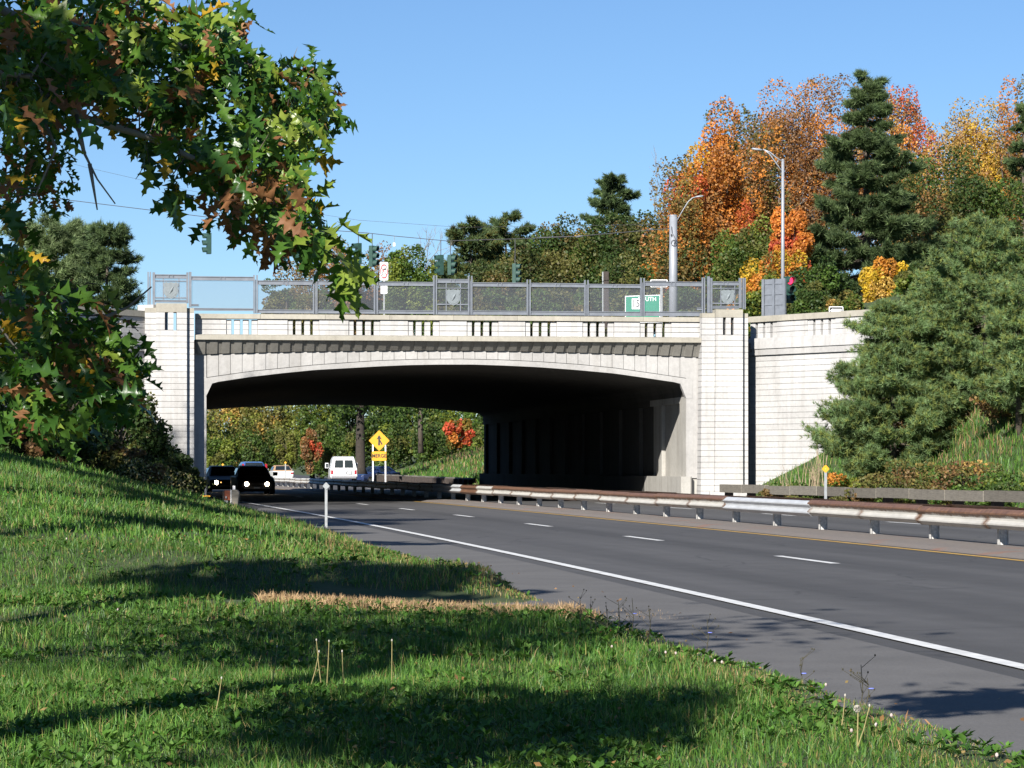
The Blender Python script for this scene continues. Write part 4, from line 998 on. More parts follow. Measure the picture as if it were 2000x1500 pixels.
for x0, x1 in ((-.70, -.06), (.06, .70)):
    MB().slab([(x0, 1.24), (x1, 1.24), (x1 - (.06 if x1 > .5 else 0), 1.80), (x0 + (.06 if x0 < -.5 else 0), 1.80)], yr - .012, yr + .10).build('rear_window', M['glass'], r)
for sx in (-1, 1): MB().box(sx * .88 - .085, sx * .88 + .085, yr - .02, yr + .06, .74, 1.04, .015).build('tail_light', M['tail'], r)
MB().box(-.94, .94, yr - .16, yr - .002, .44, .60, .03).build('bumper', M['bumper_grey'], r); MB().box(-.94, .94, yr - .02, yr + .05, .604, .66).build('sill', M['car_white'], r)
MB().box(.18, .62, yr - .02, yr + .02, .72, .96).build('plate_frame', M['black'], r); MB().box(.24, .56, yr - .03, yr - .021, .76, .92).build('number_plate', M['sign_white'], r)
MB().box(-.005, .005, yr - .004, yr + .03, .68, 1.95).build('door_gap', M['black'], r); MB().box(-.12, .0, yr - .03, yr - .005, .66, .70).build('door_handle', M['black'], r)
MB().box(-.72, -.6, yr - .03, yr - .01, .67, .69).build('badge', M['bumper_grey'], r)
bp = P(732, 918, 243)
r, yf, yr = vehicle('car', 'blue car half hidden behind the merge sign posts', 'car', SEDAN, M['car_navy'], (bp[0], bp[1], float(ground_z(bp[0], bp[1]))), TH + math.pi - 0.9)
# ------------------------------------------------------------------ trees
M['bark_dark'] = plain('shade-darkened furrowed bark', (0.035, 0.028, 0.022), 0.95, var=0.35, scale=10, bmp=0.5)  # darker than the other bark, the trunk's shade put into its colour
def leaf_cards(pos, size, aspect, rng, flat=0.0, down=0.0):
    """diamond leaf faces; returns V, T"""
    n = len(pos)
    a = rng.normal(size=(n, 3)); a[:, 2] *= (1 - flat); a[:, 2] -= down; a /= np.linalg.norm(a, axis=1)[:, None]
    b_ = rng.normal(size=(n, 3)); b_ -= a * (a * b_).sum(1)[:, None]; b_ /= np.linalg.norm(b_, axis=1)[:, None]
    nn = np.cross(a, b_)
    s = (size * rng.uniform(0.6, 1.35, n))[:, None]
    V = np.stack([pos - a * s * .5, pos + b_ * s * .5 * aspect + nn * s * .10, pos + a * s * .5 + nn * s * .12, pos - b_ * s * .5 * aspect + nn * s * .10], 1).reshape(-1, 3)
    i = np.arange(n)[:, None] * 4
    T = np.concatenate([i + [0, 1, 2], i + [0, 2, 3]]); return V, T

def pick(pal, n, rng, blob=None):
    cols = np.array([c for c, w in pal]); w_ = np.array([w for c, w in pal], float); w_ /= w_.sum()
    k = rng.choice(len(pal), n, p=w_); return cols[k]

def decid(name, label, base, H, crown, pal, nleaf=9000, lsize=0.3, seed=0, clumps=40, cat='tree', group=None, trunk_r=None, bare=0.0, shell=0.55, lmat='leaf', crad=0.30, branches=True, squash=1.0, bark='bark', tall=False):
    """crown = (rx, ry, z_low, z_high) relative to base"""
    rng = np.random.default_rng(seed + 100); rx, ry, zl, zh = crown; zc = (zl + zh) / 2; rz_ = (zh - zl) / 2
    root = empty(name, base); tag(root, label, cat, group)
    # clump centres in a lumpy egg
    C = []
    while len(C) < clumps:
        p = rng.uniform(-1, 1, 3); d = np.linalg.norm(p)
        if d > 1: continue
        if d < 0.45 and rng.random() < 0.7: continue
        wob = 0.80 + 0.35 * math.sin(3 * math.atan2(p[1], p[0]) + seed) * 0.4 + rng.uniform(-.12, .18)
        C.append(p * wob)
    C = np.array(C); C[:, 2] = np.where(C[:, 2] < 0, C[:, 2] * 0.95, C[:, 2])
    cr = crad * rng.uniform(0.65, 1.3, clumps)
    k = rng.choice(clumps, nleaf, p=cr ** 2 / (cr ** 2).sum())
    d = rng.normal(size=(nleaf, 3)); d /= np.linalg.norm(d, axis=1)[:, None]
    rad = rng.uniform(0, 1, nleaf) ** (1 / 3) * (1 - shell) + shell * rng.uniform(.75, 1.12, nleaf)
    pos = C[k] + d * (cr[k] * rad)[:, None] * np.array([1, 1, squash])
    pos = pos * np.array([rx, ry, rz_]) + np.array([0, 0, zc])
    cl = pick(pal, clumps, rng)[k] * 0.74 + pick(pal, nleaf, rng) * 0.26
    cl = cl * (rng.uniform(.78, 1.18, clumps)[k] * rng.uniform(0.8, 1.2, nleaf))[:, None]
    V, T = leaf_cards(pos, lsize, 0.72, rng, 0.2)
    me = tri_mesh('crown', V, T, M[lmat], np.concatenate([cl, cl])); cw = obj('crown', me, root)
    cw['kind'] = 'stuff'
    tr = trunk_r or H * 0.022
    mb = MB(); lean = rng.uniform(-.03, .03, 2) * H
    top = (lean[0], lean[1], zc + rz_ * .55)
    zst = [0, .25, .5, .75, 1]
    mb.tube([(lean[0] * f + rng.normal() * .02 * H * f * (1 - f), lean[1] * f, top[2] * f) for f in zst], [tr * 1.35, tr, tr * .8, tr * .5, tr * .15], 8)
    mb.build('trunk', M[bark], root, True)
    if branches:
        bb = MB()
        for i in rng.choice(clumps, min(clumps, 22), replace=False):
            e = C[i] * np.array([rx, ry, rz_]) + np.array([0, 0, zc]); f = np.clip((e[2] - 0.25 * rz_) / top[2] * .75, .18, .9)
            s = np.array([lean[0] * f, lean[1] * f, top[2] * f]); mid = (s + e) / 2 + rng.normal(size=3) * .05 * H * .4 + np.array([0, 0, .05 * H])
            bb.tube([s, mid, e], [tr * .38, tr * .2, tr * .06], 5)
            for _ in range(2 + int(4 * bare)):
                e2 = e + rng.normal(size=3) * np.array([rx, ry, rz_]) * .11 + np.array([0, 0, .15]); bb.tube([mid * .4 + e * .6, e2], [tr * .1, tr * .025], 4)
        bb.build('branches', M[bark], root, True)
    return root

def twiggy(name, label, base, H, spread, seed, bark='bark_grey', n=9, group=None, leaves=None):
    """bare tree of forking twigs"""
    rng = np.random.default_rng(seed); root = empty(name, base); tag(root, label, 'tree', group); mb = MB(); bb = MB(); tips = []
    def grow(p, d, L, r, lev, m_):
        q = p + d * L * .5 + rng.normal(size=3) * L * .05; e = q + (d + rng.normal(size=3) * .12) * L * .5
        m_.tube([p, q, e], [r, r * .8, r * .55], 5); tips.append(e)
        if lev > 0:
            for _ in range(3 if lev > 1 else 4):
                nd = d + rng.normal(size=3) * .42; nd[2] = abs(nd[2]) * .8 + .35; nd /= np.linalg.norm(nd); grow(e, nd * np.array([spread, spread, 1]), L * rng.uniform(.5, .75), r * .5, lev - 1, bb)
    grow(np.zeros(3), np.array([0, 0, 1.0]), H * .42, H * .016, 4, mb)
    mb.build('trunk', M[bark], root); bb.build('twigs', M[bark], root)['kind'] = 'stuff'; return root

def tufts(pos, dirs, L, w_, nper, spread, rng):
    """bunches of needles at pos pointing along dirs"""
    n = len(pos); m_ = n * nper
    p = np.repeat(pos, nper, 0); d = np.repeat(dirs, nper, 0) + rng.normal(size=(m_, 3)) * spread; d /= np.linalg.norm(d, axis=1)[:, None]
    s = rng.normal(size=(m_, 3)); s -= d * (s * d).sum(1)[:, None]; s /= np.linalg.norm(s, axis=1)[:, None]
    l = (L * rng.uniform(.6, 1.2, m_))[:, None]
    V = np.stack([p - s * w_ / 2, p + s * w_ / 2, p + d * l], 1).reshape(-1, 3); T = np.arange(3 * m_).reshape(-1, 3); return V, T

def pine(name, label, base, H, rbase, pal, seed=0, tiers=16, zlow=0.08, plumes=5, needle=0.38, nw=0.075, group=None, droop=-0.05, shape='cone', power=0.85, gap=0.0, nper=9, tilt=0.0, up=0.5, spread=0.55, per=14, fat=0.30):
    """whorled branches carrying plumes of needle bunches"""
    rng = np.random.default_rng(seed + 500); root = empty(name, base); tag(root, label, 'pine tree', group)
    tr = H * .018; mb = MB(); mb.tube([(0, 0, 0), (H * tilt * .3, 0, H * .4), (H * tilt, 0, H * .99)], [tr * 1.3, tr * .8, tr * .1], 8); mb.build('trunk', M['bark'], root, True)
    bb = MB(); P_, D_, W_ = [], [], []
    for i in range(tiers):
        f = zlow + (1 - zlow) * (i + rng.uniform(-.25, .45)) / tiers; f = min(max(f, zlow), .985)
        if shape == 'cone': R = rbase * (1 - f) ** power
        else: R = rbase * (math.sqrt(max(0.0, 1 - ((f - .45) / .55) ** 2)) if f > .45 else .75 + .25 * (f - zlow) / .45)
        R = R * rng.uniform(.72, 1.12) + .2; z = H * f; nb = int(rng.integers(5, 9)); a0 = rng.uniform(0, 6.28)
        for j in range(nb):
            if rng.random() < gap: continue
            a = a0 + 6.283 * j / nb + rng.normal() * .22; r_ = R * rng.uniform(.55, 1.2); z2 = z + rng.normal() * .018 * H
            dirv = np.array([math.cos(a), math.sin(a), 0]); side = np.array([-math.sin(a), math.cos(a), 0])
            pa = np.array([[H * tilt * f, 0, z2] + dirv * r_ * q + np.array([0, 0, droop * r_ * q * 1.5 - .07 * r_ * math.sin(q * 3.1) + up * .26 * r_ * q ** 2.5]) for q in (0, .3, .6, .85, 1.0)])
            bb.tube(list(pa), [tr * .28 * (1 - f * .6), tr * .2 * (1 - f * .6), .022, .014, .008], 4, False)
            npl = max(2, int(plumes * (.4 + r_ / rbase)))
            for k in range(npl):
                q = rng.uniform(.3, 1.0) ** .8; iq = np.interp(q, [0, .3, .6, .85, 1.0], [0, 1, 2, 3, 3.999]); k0 = int(iq); c0 = pa[k0] * (1 - iq + k0) + pa[k0 + 1] * (iq - k0)
                sg = rng.choice([-1, 1]); L = fat * r_ * rng.uniform(.5, 1.2) * (1.15 - .6 * q) + .25
                pd = dirv * rng.uniform(.45, 1.0) + side * sg * rng.uniform(.1, .9) + np.array([0, 0, up * rng.uniform(.1, .9)]); pd /= np.linalg.norm(pd)
                m_ = max(4, int(per * (L / .8) ** .6)); tq = rng.random(m_)
                c = c0 + pd * (tq * L)[:, None] + rng.normal(size=(m_, 3)) * (.055 + .10 * L * (1 - tq))[:, None] * np.array([1, 1, .55])
                P_.append(c); D_.append(np.repeat((pd + np.array([0, 0, .35 * up]))[None], m_, 0)); W_.append(np.full(m_, rng.uniform(.72, 1.28)))
    q = per * 2; P_.append(np.stack([np.full(q, H * tilt) + rng.normal(size=q) * .06, rng.normal(size=q) * .06, H * rng.uniform(.90, 1.0, q)], 1)); D_.append(np.stack([rng.normal(size=q) * .6, rng.normal(size=q) * .6, np.full(q, 1.2)], 1)); W_.append(np.ones(q))
    P_ = np.concatenate(P_); D_ = np.concatenate(D_); W_ = np.concatenate(W_); D_ /= np.linalg.norm(D_, axis=1)[:, None]
    V, T = tufts(P_, D_, needle, nw, nper, spread, rng)
    cl = np.repeat(pick(pal, len(P_), rng) * (W_ * rng.uniform(.75, 1.25, len(P_)))[:, None], nper, 0)
    cw = obj('crown', tri_mesh('crown', V, T, M['needle'], cl), root); cw['kind'] = 'stuff'; bb.build('branches', M['bark'], root); return root

G = (.075, .135, .022); DG = (.040, .074, .018); YG = (.20, .235, .036); YE = (.60, .40, .03); OR = (.62, .24, .045); RU = (.31, .155, .06); BN = (.16, .115, .042); RE = (.50, .085, .04); OL = (.14, .135, .036); BR = (.22, .125, .055); GO = (.52, .33, .09)
PN = (.115, .165, .062); PB = (.20, .26, .12); PD = (.060, .095, .040)

def tree_px(px, ptop, pbot, Y):
    """base point and height for a tree whose crown top shows at ptop"""
    x, y, zt = P(px, ptop, Y); zb = P(px, pbot, Y)[2]; return (x, y, zb), zt - zb
k_ = lambda Y: Y / F
HB = 'trees behind the overpass'
def dec(px, ptop, pbot, Y, wpx, pal, label, nleaf=9000, ls=.30, seed=0, clumps=42, low=.12, **kw):
    nleaf = int(nleaf * 2.7); ls *= .72; clumps = int(clumps * 1.5); wpx *= 1.15
    b_, H = tree_px(px, ptop, pbot, Y); rx = wpx * k_(Y) / 2
    return decid(kw.pop('name', 'broadleaf_tree'), label, b_, H, (rx, rx * .85, H * low, H), pal, nleaf, ls, seed, clumps, group=HB, **kw)
def pin(px, ptop, pbot, Y, wpx, label, pal, **kw):
    b_, H = tree_px(px, ptop, pbot, Y); return pine('pine_tree', label, b_, H, wpx * k_(Y) / 2, pal, group=kw.pop('group', HB), **kw)

# right hill, back to front
dec(1560, 150, 720, 215, 290, [(RU, 5), (BR, 3), (OR, 2), (OL, 1)], 'tall rusty brown tree left of the big spruce, thin at the top', 22000, .25, 1, 90, .25, bare=.6, crad=.22, bark='bark_grey')
dec(1740, 160, 700, 212, 170, [(OR, 3), (RE, 1), (RU, 4), (GO, 2)], 'reddish tree crown peeping right of the spruce tip', 10000, .25, 2, 50, .3, crad=.24, bare=.5)
dec(1880, 185, 700, 205, 280, [(GO, 5), (YE, 1), (OL, 2), (RU, 2)], 'golden tan tree on the skyline near the right edge', 19000, .24, 3, 84, .25, crad=.22, bare=.5)
dec(1995, 190, 700, 200, 110, [(RU, 3), (OR, 2), (OL, 2)], 'rusty tree cut by the right edge of the picture', 5000, .26, 4, 30, .2)
pin(2000, 205, 700, 190, 130, 'dark pine at the upper right edge', [(PN, 3), (PD, 2)], seed=3)
dec(1455, 215, 700, 190, 180, [(RU, 3), (OR, 2), (OL, 3), (DG, 2)], 'olive and rust tree behind the orange maple', 8000, .26, 5, 40, .1)
dec(1400, 250, 690, 178, 190, [(OR, 8), (YE, .5), (RU, 2), (RE, 1)], 'bright orange maple beside the tall lamp', 12000, .25, 6, 58, .25, crad=.24)
dec(1340, 330, 690, 172, 150, [(OR, 4), (RU, 3), (OL, 3)], 'orange brown maple shoulder above the thick mast', 6500, .24, 7, 36, .05)
dec(1460, 430, 690, 160, 170, [(G, 4), (OL, 4), (YG, 2), (DG, 2)], 'green understorey tree right of the thick mast', 8000, .22, 8, 40, .02)
dec(1880, 290, 700, 175, 300, [(DG, 4), (OL, 4), (G, 2), (RU, .6)], 'broad dark green tree at the right', 17000, .25, 9, 70, .02, crad=.22)
dec(1790, 420, 700, 165, 180, [(DG, 4), (G, 3), (OL, 2)], 'dark green tree between spruce and pines', 9000, .24, 10, 44, 0.0)
pin(1692, 146, 700, 160, 330, 'big dark spruce towering over the autumn trees', [(PN, 5), (PD, 3), (PB, 1)], seed=1, tiers=26, power=.78, up=.5, droop=-.05, needle=.38, nw=.05, gap=.06, zlow=.15, plumes=16, per=22, fat=.26)
dec(1545, 400, 640, 152, 90, [(RE, 4), (OR, 5), (RU, 1)], 'slim red orange maple behind the tall lamp pole', 7000, .21, 11, 36, .2, crad=.24)
dec(1520, 480, 690, 145, 130, [(OR, 4), (YE, 2), (G, 2), (OL, 2)], 'low orange and green maple behind the red signal', 7000, .2, 12, 40, 0.0)
dec(1600, 500, 690, 142, 120, [(DG, 4), (G, 3), (OL, 1)], 'dark green bush below the spruce', 6000, .2, 13, 34, 0.0)
dec(1735, 488, 660, 128, 100, [(YE, 6), (GO, 2), (YG, 3), (OR, 1)], 'golden yellow maple sapling above the right wing wall', 6500, .17, 14, 34, .1, crad=.26)
dec(1800, 520, 680, 126, 130, [(G, 5), (YG, 2), (DG, 2)], 'fresh green bush behind the near pines', 6000, .18, 15, 34, 0.0)
dec(1500, 545, 660, 124, 110, [(G, 4), (YG, 3), (DG, 3), (YE, .6)], 'green and yellow bush right of the last shield plaque', 6000, .17, 16, 34, 0.0, name='shrub', cat='shrub')
dec(1590, 560, 660, 122, 90, [(DG, 4), (G, 3), (OL, 2)], 'dark bush between red signal and wing wall sign', 4500, .17, 17, 28, 0.0, name='shrub', cat='shrub')
dec(1655, 570, 660, 118, 80, [(OL, 3), (GO, 2), (G, 3)], 'olive and gold bush behind the small arrow sign', 4500, .16, 18, 26, 0.0, name='shrub', cat='shrub')
for i, (px, pt, Y, w_, lab) in enumerate(((1835, 530, 112, 110, 'green bush on the hilltop left of the tall white pine'), (1890, 520, 110, 120, 'green bush on the hilltop behind the tall white pine'), (1950, 520, 108, 120, 'green bush on the hilltop near the right edge'), (1790, 560, 113, 90, 'low olive bush on the hilltop behind the shorter white pine'))):
    x, y, zt = P(px, pt, Y); zb = float(ground_z(x, y)) - .2; H = max(1.2, zt - zb)
    decid('shrub', lab, (x, y, zb), H, (w_ * k_(Y) / 2, w_ * k_(Y) / 2, 0, H), [(G, 4), (DG, 3), (OL, 2), (YG, 1)], 9000, .14, 360 + i, 40, 'shrub', HB, branches=False)
# middle
dec(1250, 385, 690, 185, 210, [(DG, 4), (OL, 4), (BN, 1)], 'dark olive tree left of the thick mast', 11000, .25, 20, 50, .02, crad=.24)
pin(1195, 345, 690, 196, 190, 'dark pine top behind the olive trees', [(PN, 3), (PD, 3)], seed=5, power=.6, tiers=18, plumes=10, up=.7)
dec(1130, 420, 690, 180, 230, [(OL, 5), (BN, 2), (DG, 3), (GO, .6)], 'olive brown tree above the middle of the fence', 11000, .24, 21, 54, .02, crad=.22)
dec(1045, 462, 690, 172, 170, [(OL, 4), (BN, 3), (DG, 3)], 'rusty olive bush behind the hanging signal', 8000, .23, 22, 40, 0.0)
dec(1320, 470, 690, 165, 120, [(OL, 4), (BN, 2), (OR, 2), (DG, 2)], 'brown orange bush behind the thick mast', 7000, .22, 23, 36, 0.0)
dec(1075, 445, 690, 178, 150, [(DG, 4), (OL, 4), (G, 2)], 'dark green tree between the middle pines and the olive trees', 9000, .24, 40, 46, 0.0)
dec(1185, 425, 690, 176, 150, [(DG, 5), (OL, 3), (G, 2)], 'dark green tree just below the lone pine top', 9000, .24, 41, 46, 0.0)
dec(1215, 500, 690, 160, 150, [(DG, 4), (OL, 4), (G, 1)], 'dark green bush above the guide sign', 8000, .22, 24, 40, 0.0)
pin(988, 418, 690, 190, 130, 'bushy dark pine in the middle of the skyline', [(PN, 4), (PD, 3), (OL, 1)], seed=7, tiers=15, shape='round', up=.7, plumes=7)
pin(920, 438, 690, 186, 120, 'bushy pine just right of the paired signals', [(PN, 4), (PD, 2), (OL, 2)], seed=8, tiers=14, shape='round', up=.7, plumes=7)
dec(950, 520, 690, 165, 150, [(OL, 4), (BN, 3), (DG, 3)], 'brown green bush behind the middle shield plaque', 7000, .21, 25, 38, 0.0)
dec(795, 480, 680, 150, 110, [(G, 5), (YG, 3), (DG, 1)], 'fresh green tree right of the no right turn sign', 8500, .19, 26, 38, 0.0, crad=.26)
twiggy('bare_tree', 'leafless grey tree behind the fresh green one', tree_px(808, 435, 690, 175)[0], tree_px(808, 440, 690, 175)[1], .8, 31, group=HB)
twiggy('bare_tree', 'pale leafless birch left of the orange maple', tree_px(1287, 330, 690, 200)[0], tree_px(1287, 338, 690, 200)[1], .55, 32, group=HB)
dec(655, 425, 690, 160, 230, [(RU, 4), (OL, 4), (BR, 3), (GO, 1)], 'sparse brownish tree behind the hanging leaf tip', 6500, .17, 27, 64, .08, crad=.17, bare=.8, bark='bark_grey')
dec(560, 545, 690, 150, 110, [(OL, 4), (BN, 2), (G, 2)], 'thin olive bush behind the left fence panels', 3000, .17, 28, 34, .1, crad=.2)
for i, (px, w_, pt) in enumerate(((600, 110, 560), (690, 110, 556), (770, 100, 560), (850, 110, 556), (925, 110, 560), (1010, 120, 556), (1095, 120, 552), (1180, 120, 555), (1265, 110, 556), (1345, 110, 555), (1420, 110, 560))):
    dec(px, pt, 668, 158 + 3 * (i % 3), w_, [(OL, 3), (DG, 4), (G, 2), (BN, 1)], 'low scrub behind the fence, %s of eleven from the left' % ('first second third fourth fifth sixth seventh eighth ninth tenth eleventh'.split()[i]), 3600, .22, 300 + i, 26, 0.0, name='shrub', cat='shrub', branches=False)
# left, beyond the wing
pin(110, 425, 690, 118, 170, 'bluish pine at the left edge against the sky', [(PB, 4), (PN, 3)], seed=11, tiers=14, shape='round', up=.9, needle=.30, nw=.035, plumes=9, per=16, spread=.75)
pin(205, 440, 690, 112, 150, 'dark green pine just left of the left pylon', [(PN, 4), (PD, 3)], seed=12, tiers=11, power=.45, up=.7, needle=.24, nw=.035, tilt=.03, plumes=9, per=16, gap=.15, spread=.75)
# near white pines on the right bank
NP = 'pines on the right bank'
def npine(px, ptop, Y, wpx, label, **kw):
    x, y, zt = P(px, ptop, Y); zb = float(ground_z(x, y)) - .1; return pine('pine_tree', label, (x, y, zb), zt - zb, wpx * k_(Y) / 2, kw.pop('pal', [((.19, .275, .12), 5), ((.125, .20, .07), 4), ((.22, .255, .07), 4)]), group=NP, **kw)
npine(1925, 425, 90, 400, 'tall soft white pine at the right edge of the bank', seed=21, tiers=18, power=.62, up=.95, needle=.16, nw=.021, zlow=.13, nper=11, spread=.8, plumes=11, per=22, fat=.36)
npine(1745, 590, 89, 275, 'shorter white pine in front of the wing wall', seed=29, tiers=17, power=.62, up=.8, needle=.16, nw=.021, zlow=.10, nper=11, spread=.8, plumes=17, per=22, fat=.36)
npine(1835, 555, 91, 230, 'middle white pine between the tall one and the short one', seed=33, tiers=15, power=.6, up=.85, needle=.16, nw=.021, zlow=.14, nper=11, spread=.8, plumes=14, per=22, fat=.36)
npine(1990, 540, 84, 220, 'white pine cut by the right edge, nearest of the bank pines', seed=23, tiers=11, power=.55, up=.8, needle=.16, nw=.021, zlow=.2, nper=11, spread=.8, plumes=10, per=20, fat=.36)
# beyond the underpass
FB = 'trees seen through the underpass'
def far(px, ptop, pbot, Y, wpx, pal, label, nleaf=5000, ls=.3, seed=0, low=0.0, cl=34, **kw):
    b_, H = tree_px(px, ptop, pbot, Y); rx = wpx * k_(Y) / 2
    return decid(kw.pop('name', 'broadleaf_tree'), label, b_, H, (rx, rx * .8, H * low, H), pal, nleaf, ls, seed, cl, group=FB, **kw)
for i, (px, pt, w_, pal, lab) in enumerate([
    (380, 740, 110, [(DG, 3), (G, 2), (OL, 2)], 'dark green tree edge just right of the left pylon through the arch'),
    (450, 745, 120, [(YG, 3), (GO, 2), (OL, 3)], 'yellowish green tree at the left of the arch opening'),
    (530, 750, 120, [(YG, 2), (OL, 4), (GO, 1)], 'olive yellow tree above the dark cars'),
    (610, 750, 130, [(G, 4), (YG, 3), (OL, 1)], 'fresh green tree above the white van'),
    (690, 745, 120, [(G, 4), (DG, 2), (YG, 2)], 'green tree left of the dark trunk through the arch'),
    (775, 745, 130, [(G, 4), (DG, 3), (YG, 1)], 'deep green tree above the merge sign'),
    (850, 770, 80, [(PN, 3), (G, 3), (PB, 1)], 'bluish green tree right of the merge sign'),
    (930, 735, 150, [(G, 3), (YG, 2), (DG, 1)], 'green tree at the right end of the arch opening')]):
    far(px, pt, 935, 330 - 6 * i, w_ * 1.2, pal, lab, 11000, .30, 60 + i, 0.0, 60, crad=.24)
for i, (px, pt, pb, Y, w_, pal, lab) in enumerate([
    (430, 850, 925, 285, 70, [(G, 3), (YG, 2), (OL, 1)], 'low green bush above the leftmost dark car'),
    (495, 848, 925, 280, 70, [(DG, 2), (G, 3), (OL, 2)], 'low green bush right behind the blue roof'),
    (560, 850, 922, 282, 60, [(OL, 3), (YG, 2)], 'low olive bush behind the convertible'),
    (605, 838, 925, 276, 44, [(RU, 3), (BR, 2), (RE, 1), (OL, 2)], 'brownish red bush left of the van'),
    (650, 860, 922, 280, 60, [(OL, 3), (G, 2)], 'olive bush behind the van roof'),
    (895, 812, 880, 225, 62, [(RE, 5), (OR, 3), (G, 2)], 'red orange sumac on the bank right of the merge sign')]):
    far(px, pt, pb, Y, w_, pal, lab, 3200, .24, 80 + i, 0.0, 24, name='shrub', cat='shrub')
for i, (px, pt, Y, w_) in enumerate(((405, 800, 300, 90), (470, 812, 302, 90), (545, 818, 304, 90), (625, 815, 300, 90), (700, 815, 298, 90), (765, 810, 292, 80), (835, 806, 286, 80), (905, 800, 280, 90), (960, 790, 276, 90))):
    far(px, pt, 932, Y, w_, [(G, 4), (DG, 3), (OL, 2), (YG, 1)], 'undergrowth seen through the arch, %s of nine from the left' % ('first second third fourth fifth sixth seventh eighth ninth'.split()[i]), 4200, .26, 330 + i, 0.0, 30, name='shrub', cat='shrub', branches=False, crad=.3)
# dark trunk right behind the van
b_, H = tree_px(704, 640, 926, 236); root = empty('broadleaf_tree', b_); tag(root, 'tree with a thick dark trunk right behind the white van', 'tree', FB)
MB().tube([(0, 0, 0), (0, 0, .5), (-.02, 0, H * .3), (.05, 0, H * .6), (0, 0, H * .95)], [.62, .42, .36, .28, .1], 10).build('trunk', M['bark_dark'], root, True)
rng = np.random.default_rng(5); pos = rng.normal(size=(6000, 3)) * np.array([2.6, 2.2, 1.5]) + np.array([0, 0, H * .66]); V, T = leaf_cards(pos, .32, .7, rng); cl = pick([(DG, 4), (G, 1)], 6000, rng) * .8
cw = obj('crown', tri_mesh('crown', V, T, M['leaf'], np.concatenate([cl, cl])), root); cw['kind'] = 'stuff'
b_, H = tree_px(822, 700, 885, 255); root = empty('broadleaf_tree', b_); tag(root, 'tree with a thin dark trunk right of the merge sign', 'tree', FB)
MB().tube([(0, 0, 0), (-.05, 0, H * .4), (.05, 0, H)], [.26, .2, .1], 8).build('trunk', M['bark'], root, True)
pos = rng.normal(size=(3500, 3)) * np.array([1.6, 1.5, 1.5]) + np.array([0, 0, H * .75]); V, T = leaf_cards(pos, .32, .7, rng); cl = pick([(DG, 3), (G, 2)], 3500, rng)
cw = obj('crown', tri_mesh('crown', V, T, M['leaf'], np.concatenate([cl, cl])), root); cw['kind'] = 'stuff'
# crest of the left slope
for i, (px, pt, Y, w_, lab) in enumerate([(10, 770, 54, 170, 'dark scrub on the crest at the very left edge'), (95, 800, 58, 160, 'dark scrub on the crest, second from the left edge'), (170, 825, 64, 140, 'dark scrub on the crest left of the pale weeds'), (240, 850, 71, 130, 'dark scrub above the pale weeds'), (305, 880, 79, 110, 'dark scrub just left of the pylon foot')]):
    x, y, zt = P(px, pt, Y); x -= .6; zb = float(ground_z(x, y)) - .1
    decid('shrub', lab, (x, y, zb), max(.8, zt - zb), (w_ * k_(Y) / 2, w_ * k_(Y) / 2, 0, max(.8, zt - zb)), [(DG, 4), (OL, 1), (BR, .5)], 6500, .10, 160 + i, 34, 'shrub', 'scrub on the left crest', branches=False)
# shrubs in front of the left wing, in the shade
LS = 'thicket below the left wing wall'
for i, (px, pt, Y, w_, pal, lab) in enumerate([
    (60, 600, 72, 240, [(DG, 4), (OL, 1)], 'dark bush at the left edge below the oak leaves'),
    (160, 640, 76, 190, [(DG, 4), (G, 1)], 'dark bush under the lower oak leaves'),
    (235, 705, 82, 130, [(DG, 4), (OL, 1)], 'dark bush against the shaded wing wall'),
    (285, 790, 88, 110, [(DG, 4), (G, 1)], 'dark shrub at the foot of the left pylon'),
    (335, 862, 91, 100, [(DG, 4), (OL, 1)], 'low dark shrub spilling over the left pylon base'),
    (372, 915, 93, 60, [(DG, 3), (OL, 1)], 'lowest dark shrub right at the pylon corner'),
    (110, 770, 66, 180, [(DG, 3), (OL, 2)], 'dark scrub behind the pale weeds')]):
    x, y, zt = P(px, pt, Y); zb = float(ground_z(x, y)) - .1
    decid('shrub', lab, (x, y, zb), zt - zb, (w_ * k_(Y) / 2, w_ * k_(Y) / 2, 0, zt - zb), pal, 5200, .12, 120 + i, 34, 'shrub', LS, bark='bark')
# shrubs on the right bank
for i, (px, pt, pb, Y, w_, pal, lab, ls) in enumerate([
    (1645, 805, 880, 88, 62, [(YG, 3), (OR, 2), (G, 4), (YE, .5)], 'orange and green vine shrub below the shorter white pine', .10),
    (1760, 800, 880, 84, 150, [(OL, 4), (BR, 2), (G, 2)], 'brownish green shrub in the middle of the bank', .09),
    (1880, 800, 880, 80, 140, [(OL, 3), (BR, 3), (GO, 1)], 'dry tawny shrub on the bank near the right edge', .09),
    (1945, 880, 955, 76, 130, [(G, 4), (YG, 2), (DG, 2)], 'leafy green shrub right above the timber rail', .09),
    (1545, 862, 915, 93, 80, [(G, 3), (OL, 2), (BR, 1)], 'low shrub at the foot of the right wing wall', .09),
    (1800, 770, 850, 90, 150, [(BR, 3), (OL, 3), (GO, 1)], 'tawny shrub up the bank under the white pines', .09),
    (1980, 780, 850, 86, 130, [(BR, 3), (GO, 1), (OL, 2)], 'tawny shrub up the bank at the right edge', .09),
    (1590, 890, 925, 88, 120, [(G, 3), (YG, 1), (OL, 1)], 'low green shrub on the bank left of the vine shrub', .09),
    (1690, 860, 915, 84, 110, [(OL, 3), (G, 2), (BR, 1)], 'low brown green shrub behind the yellow marker', .09)]):
    x, y, _ = P(px, pt, Y); zb = float(ground_z(x, y)) - .15; w_ *= 1.35; zt = zb + 1.25 * (pb - pt) * k_(Y)
    decid('shrub', lab, (x, y, zb), zt - zb, (w_ * k_(Y) / 2, w_ * k_(Y) / 2, 0, zt - zb), pal, 3800, ls, 140 + i, 34, 'shrub', 'shrubs on the right bank', crad=.26)
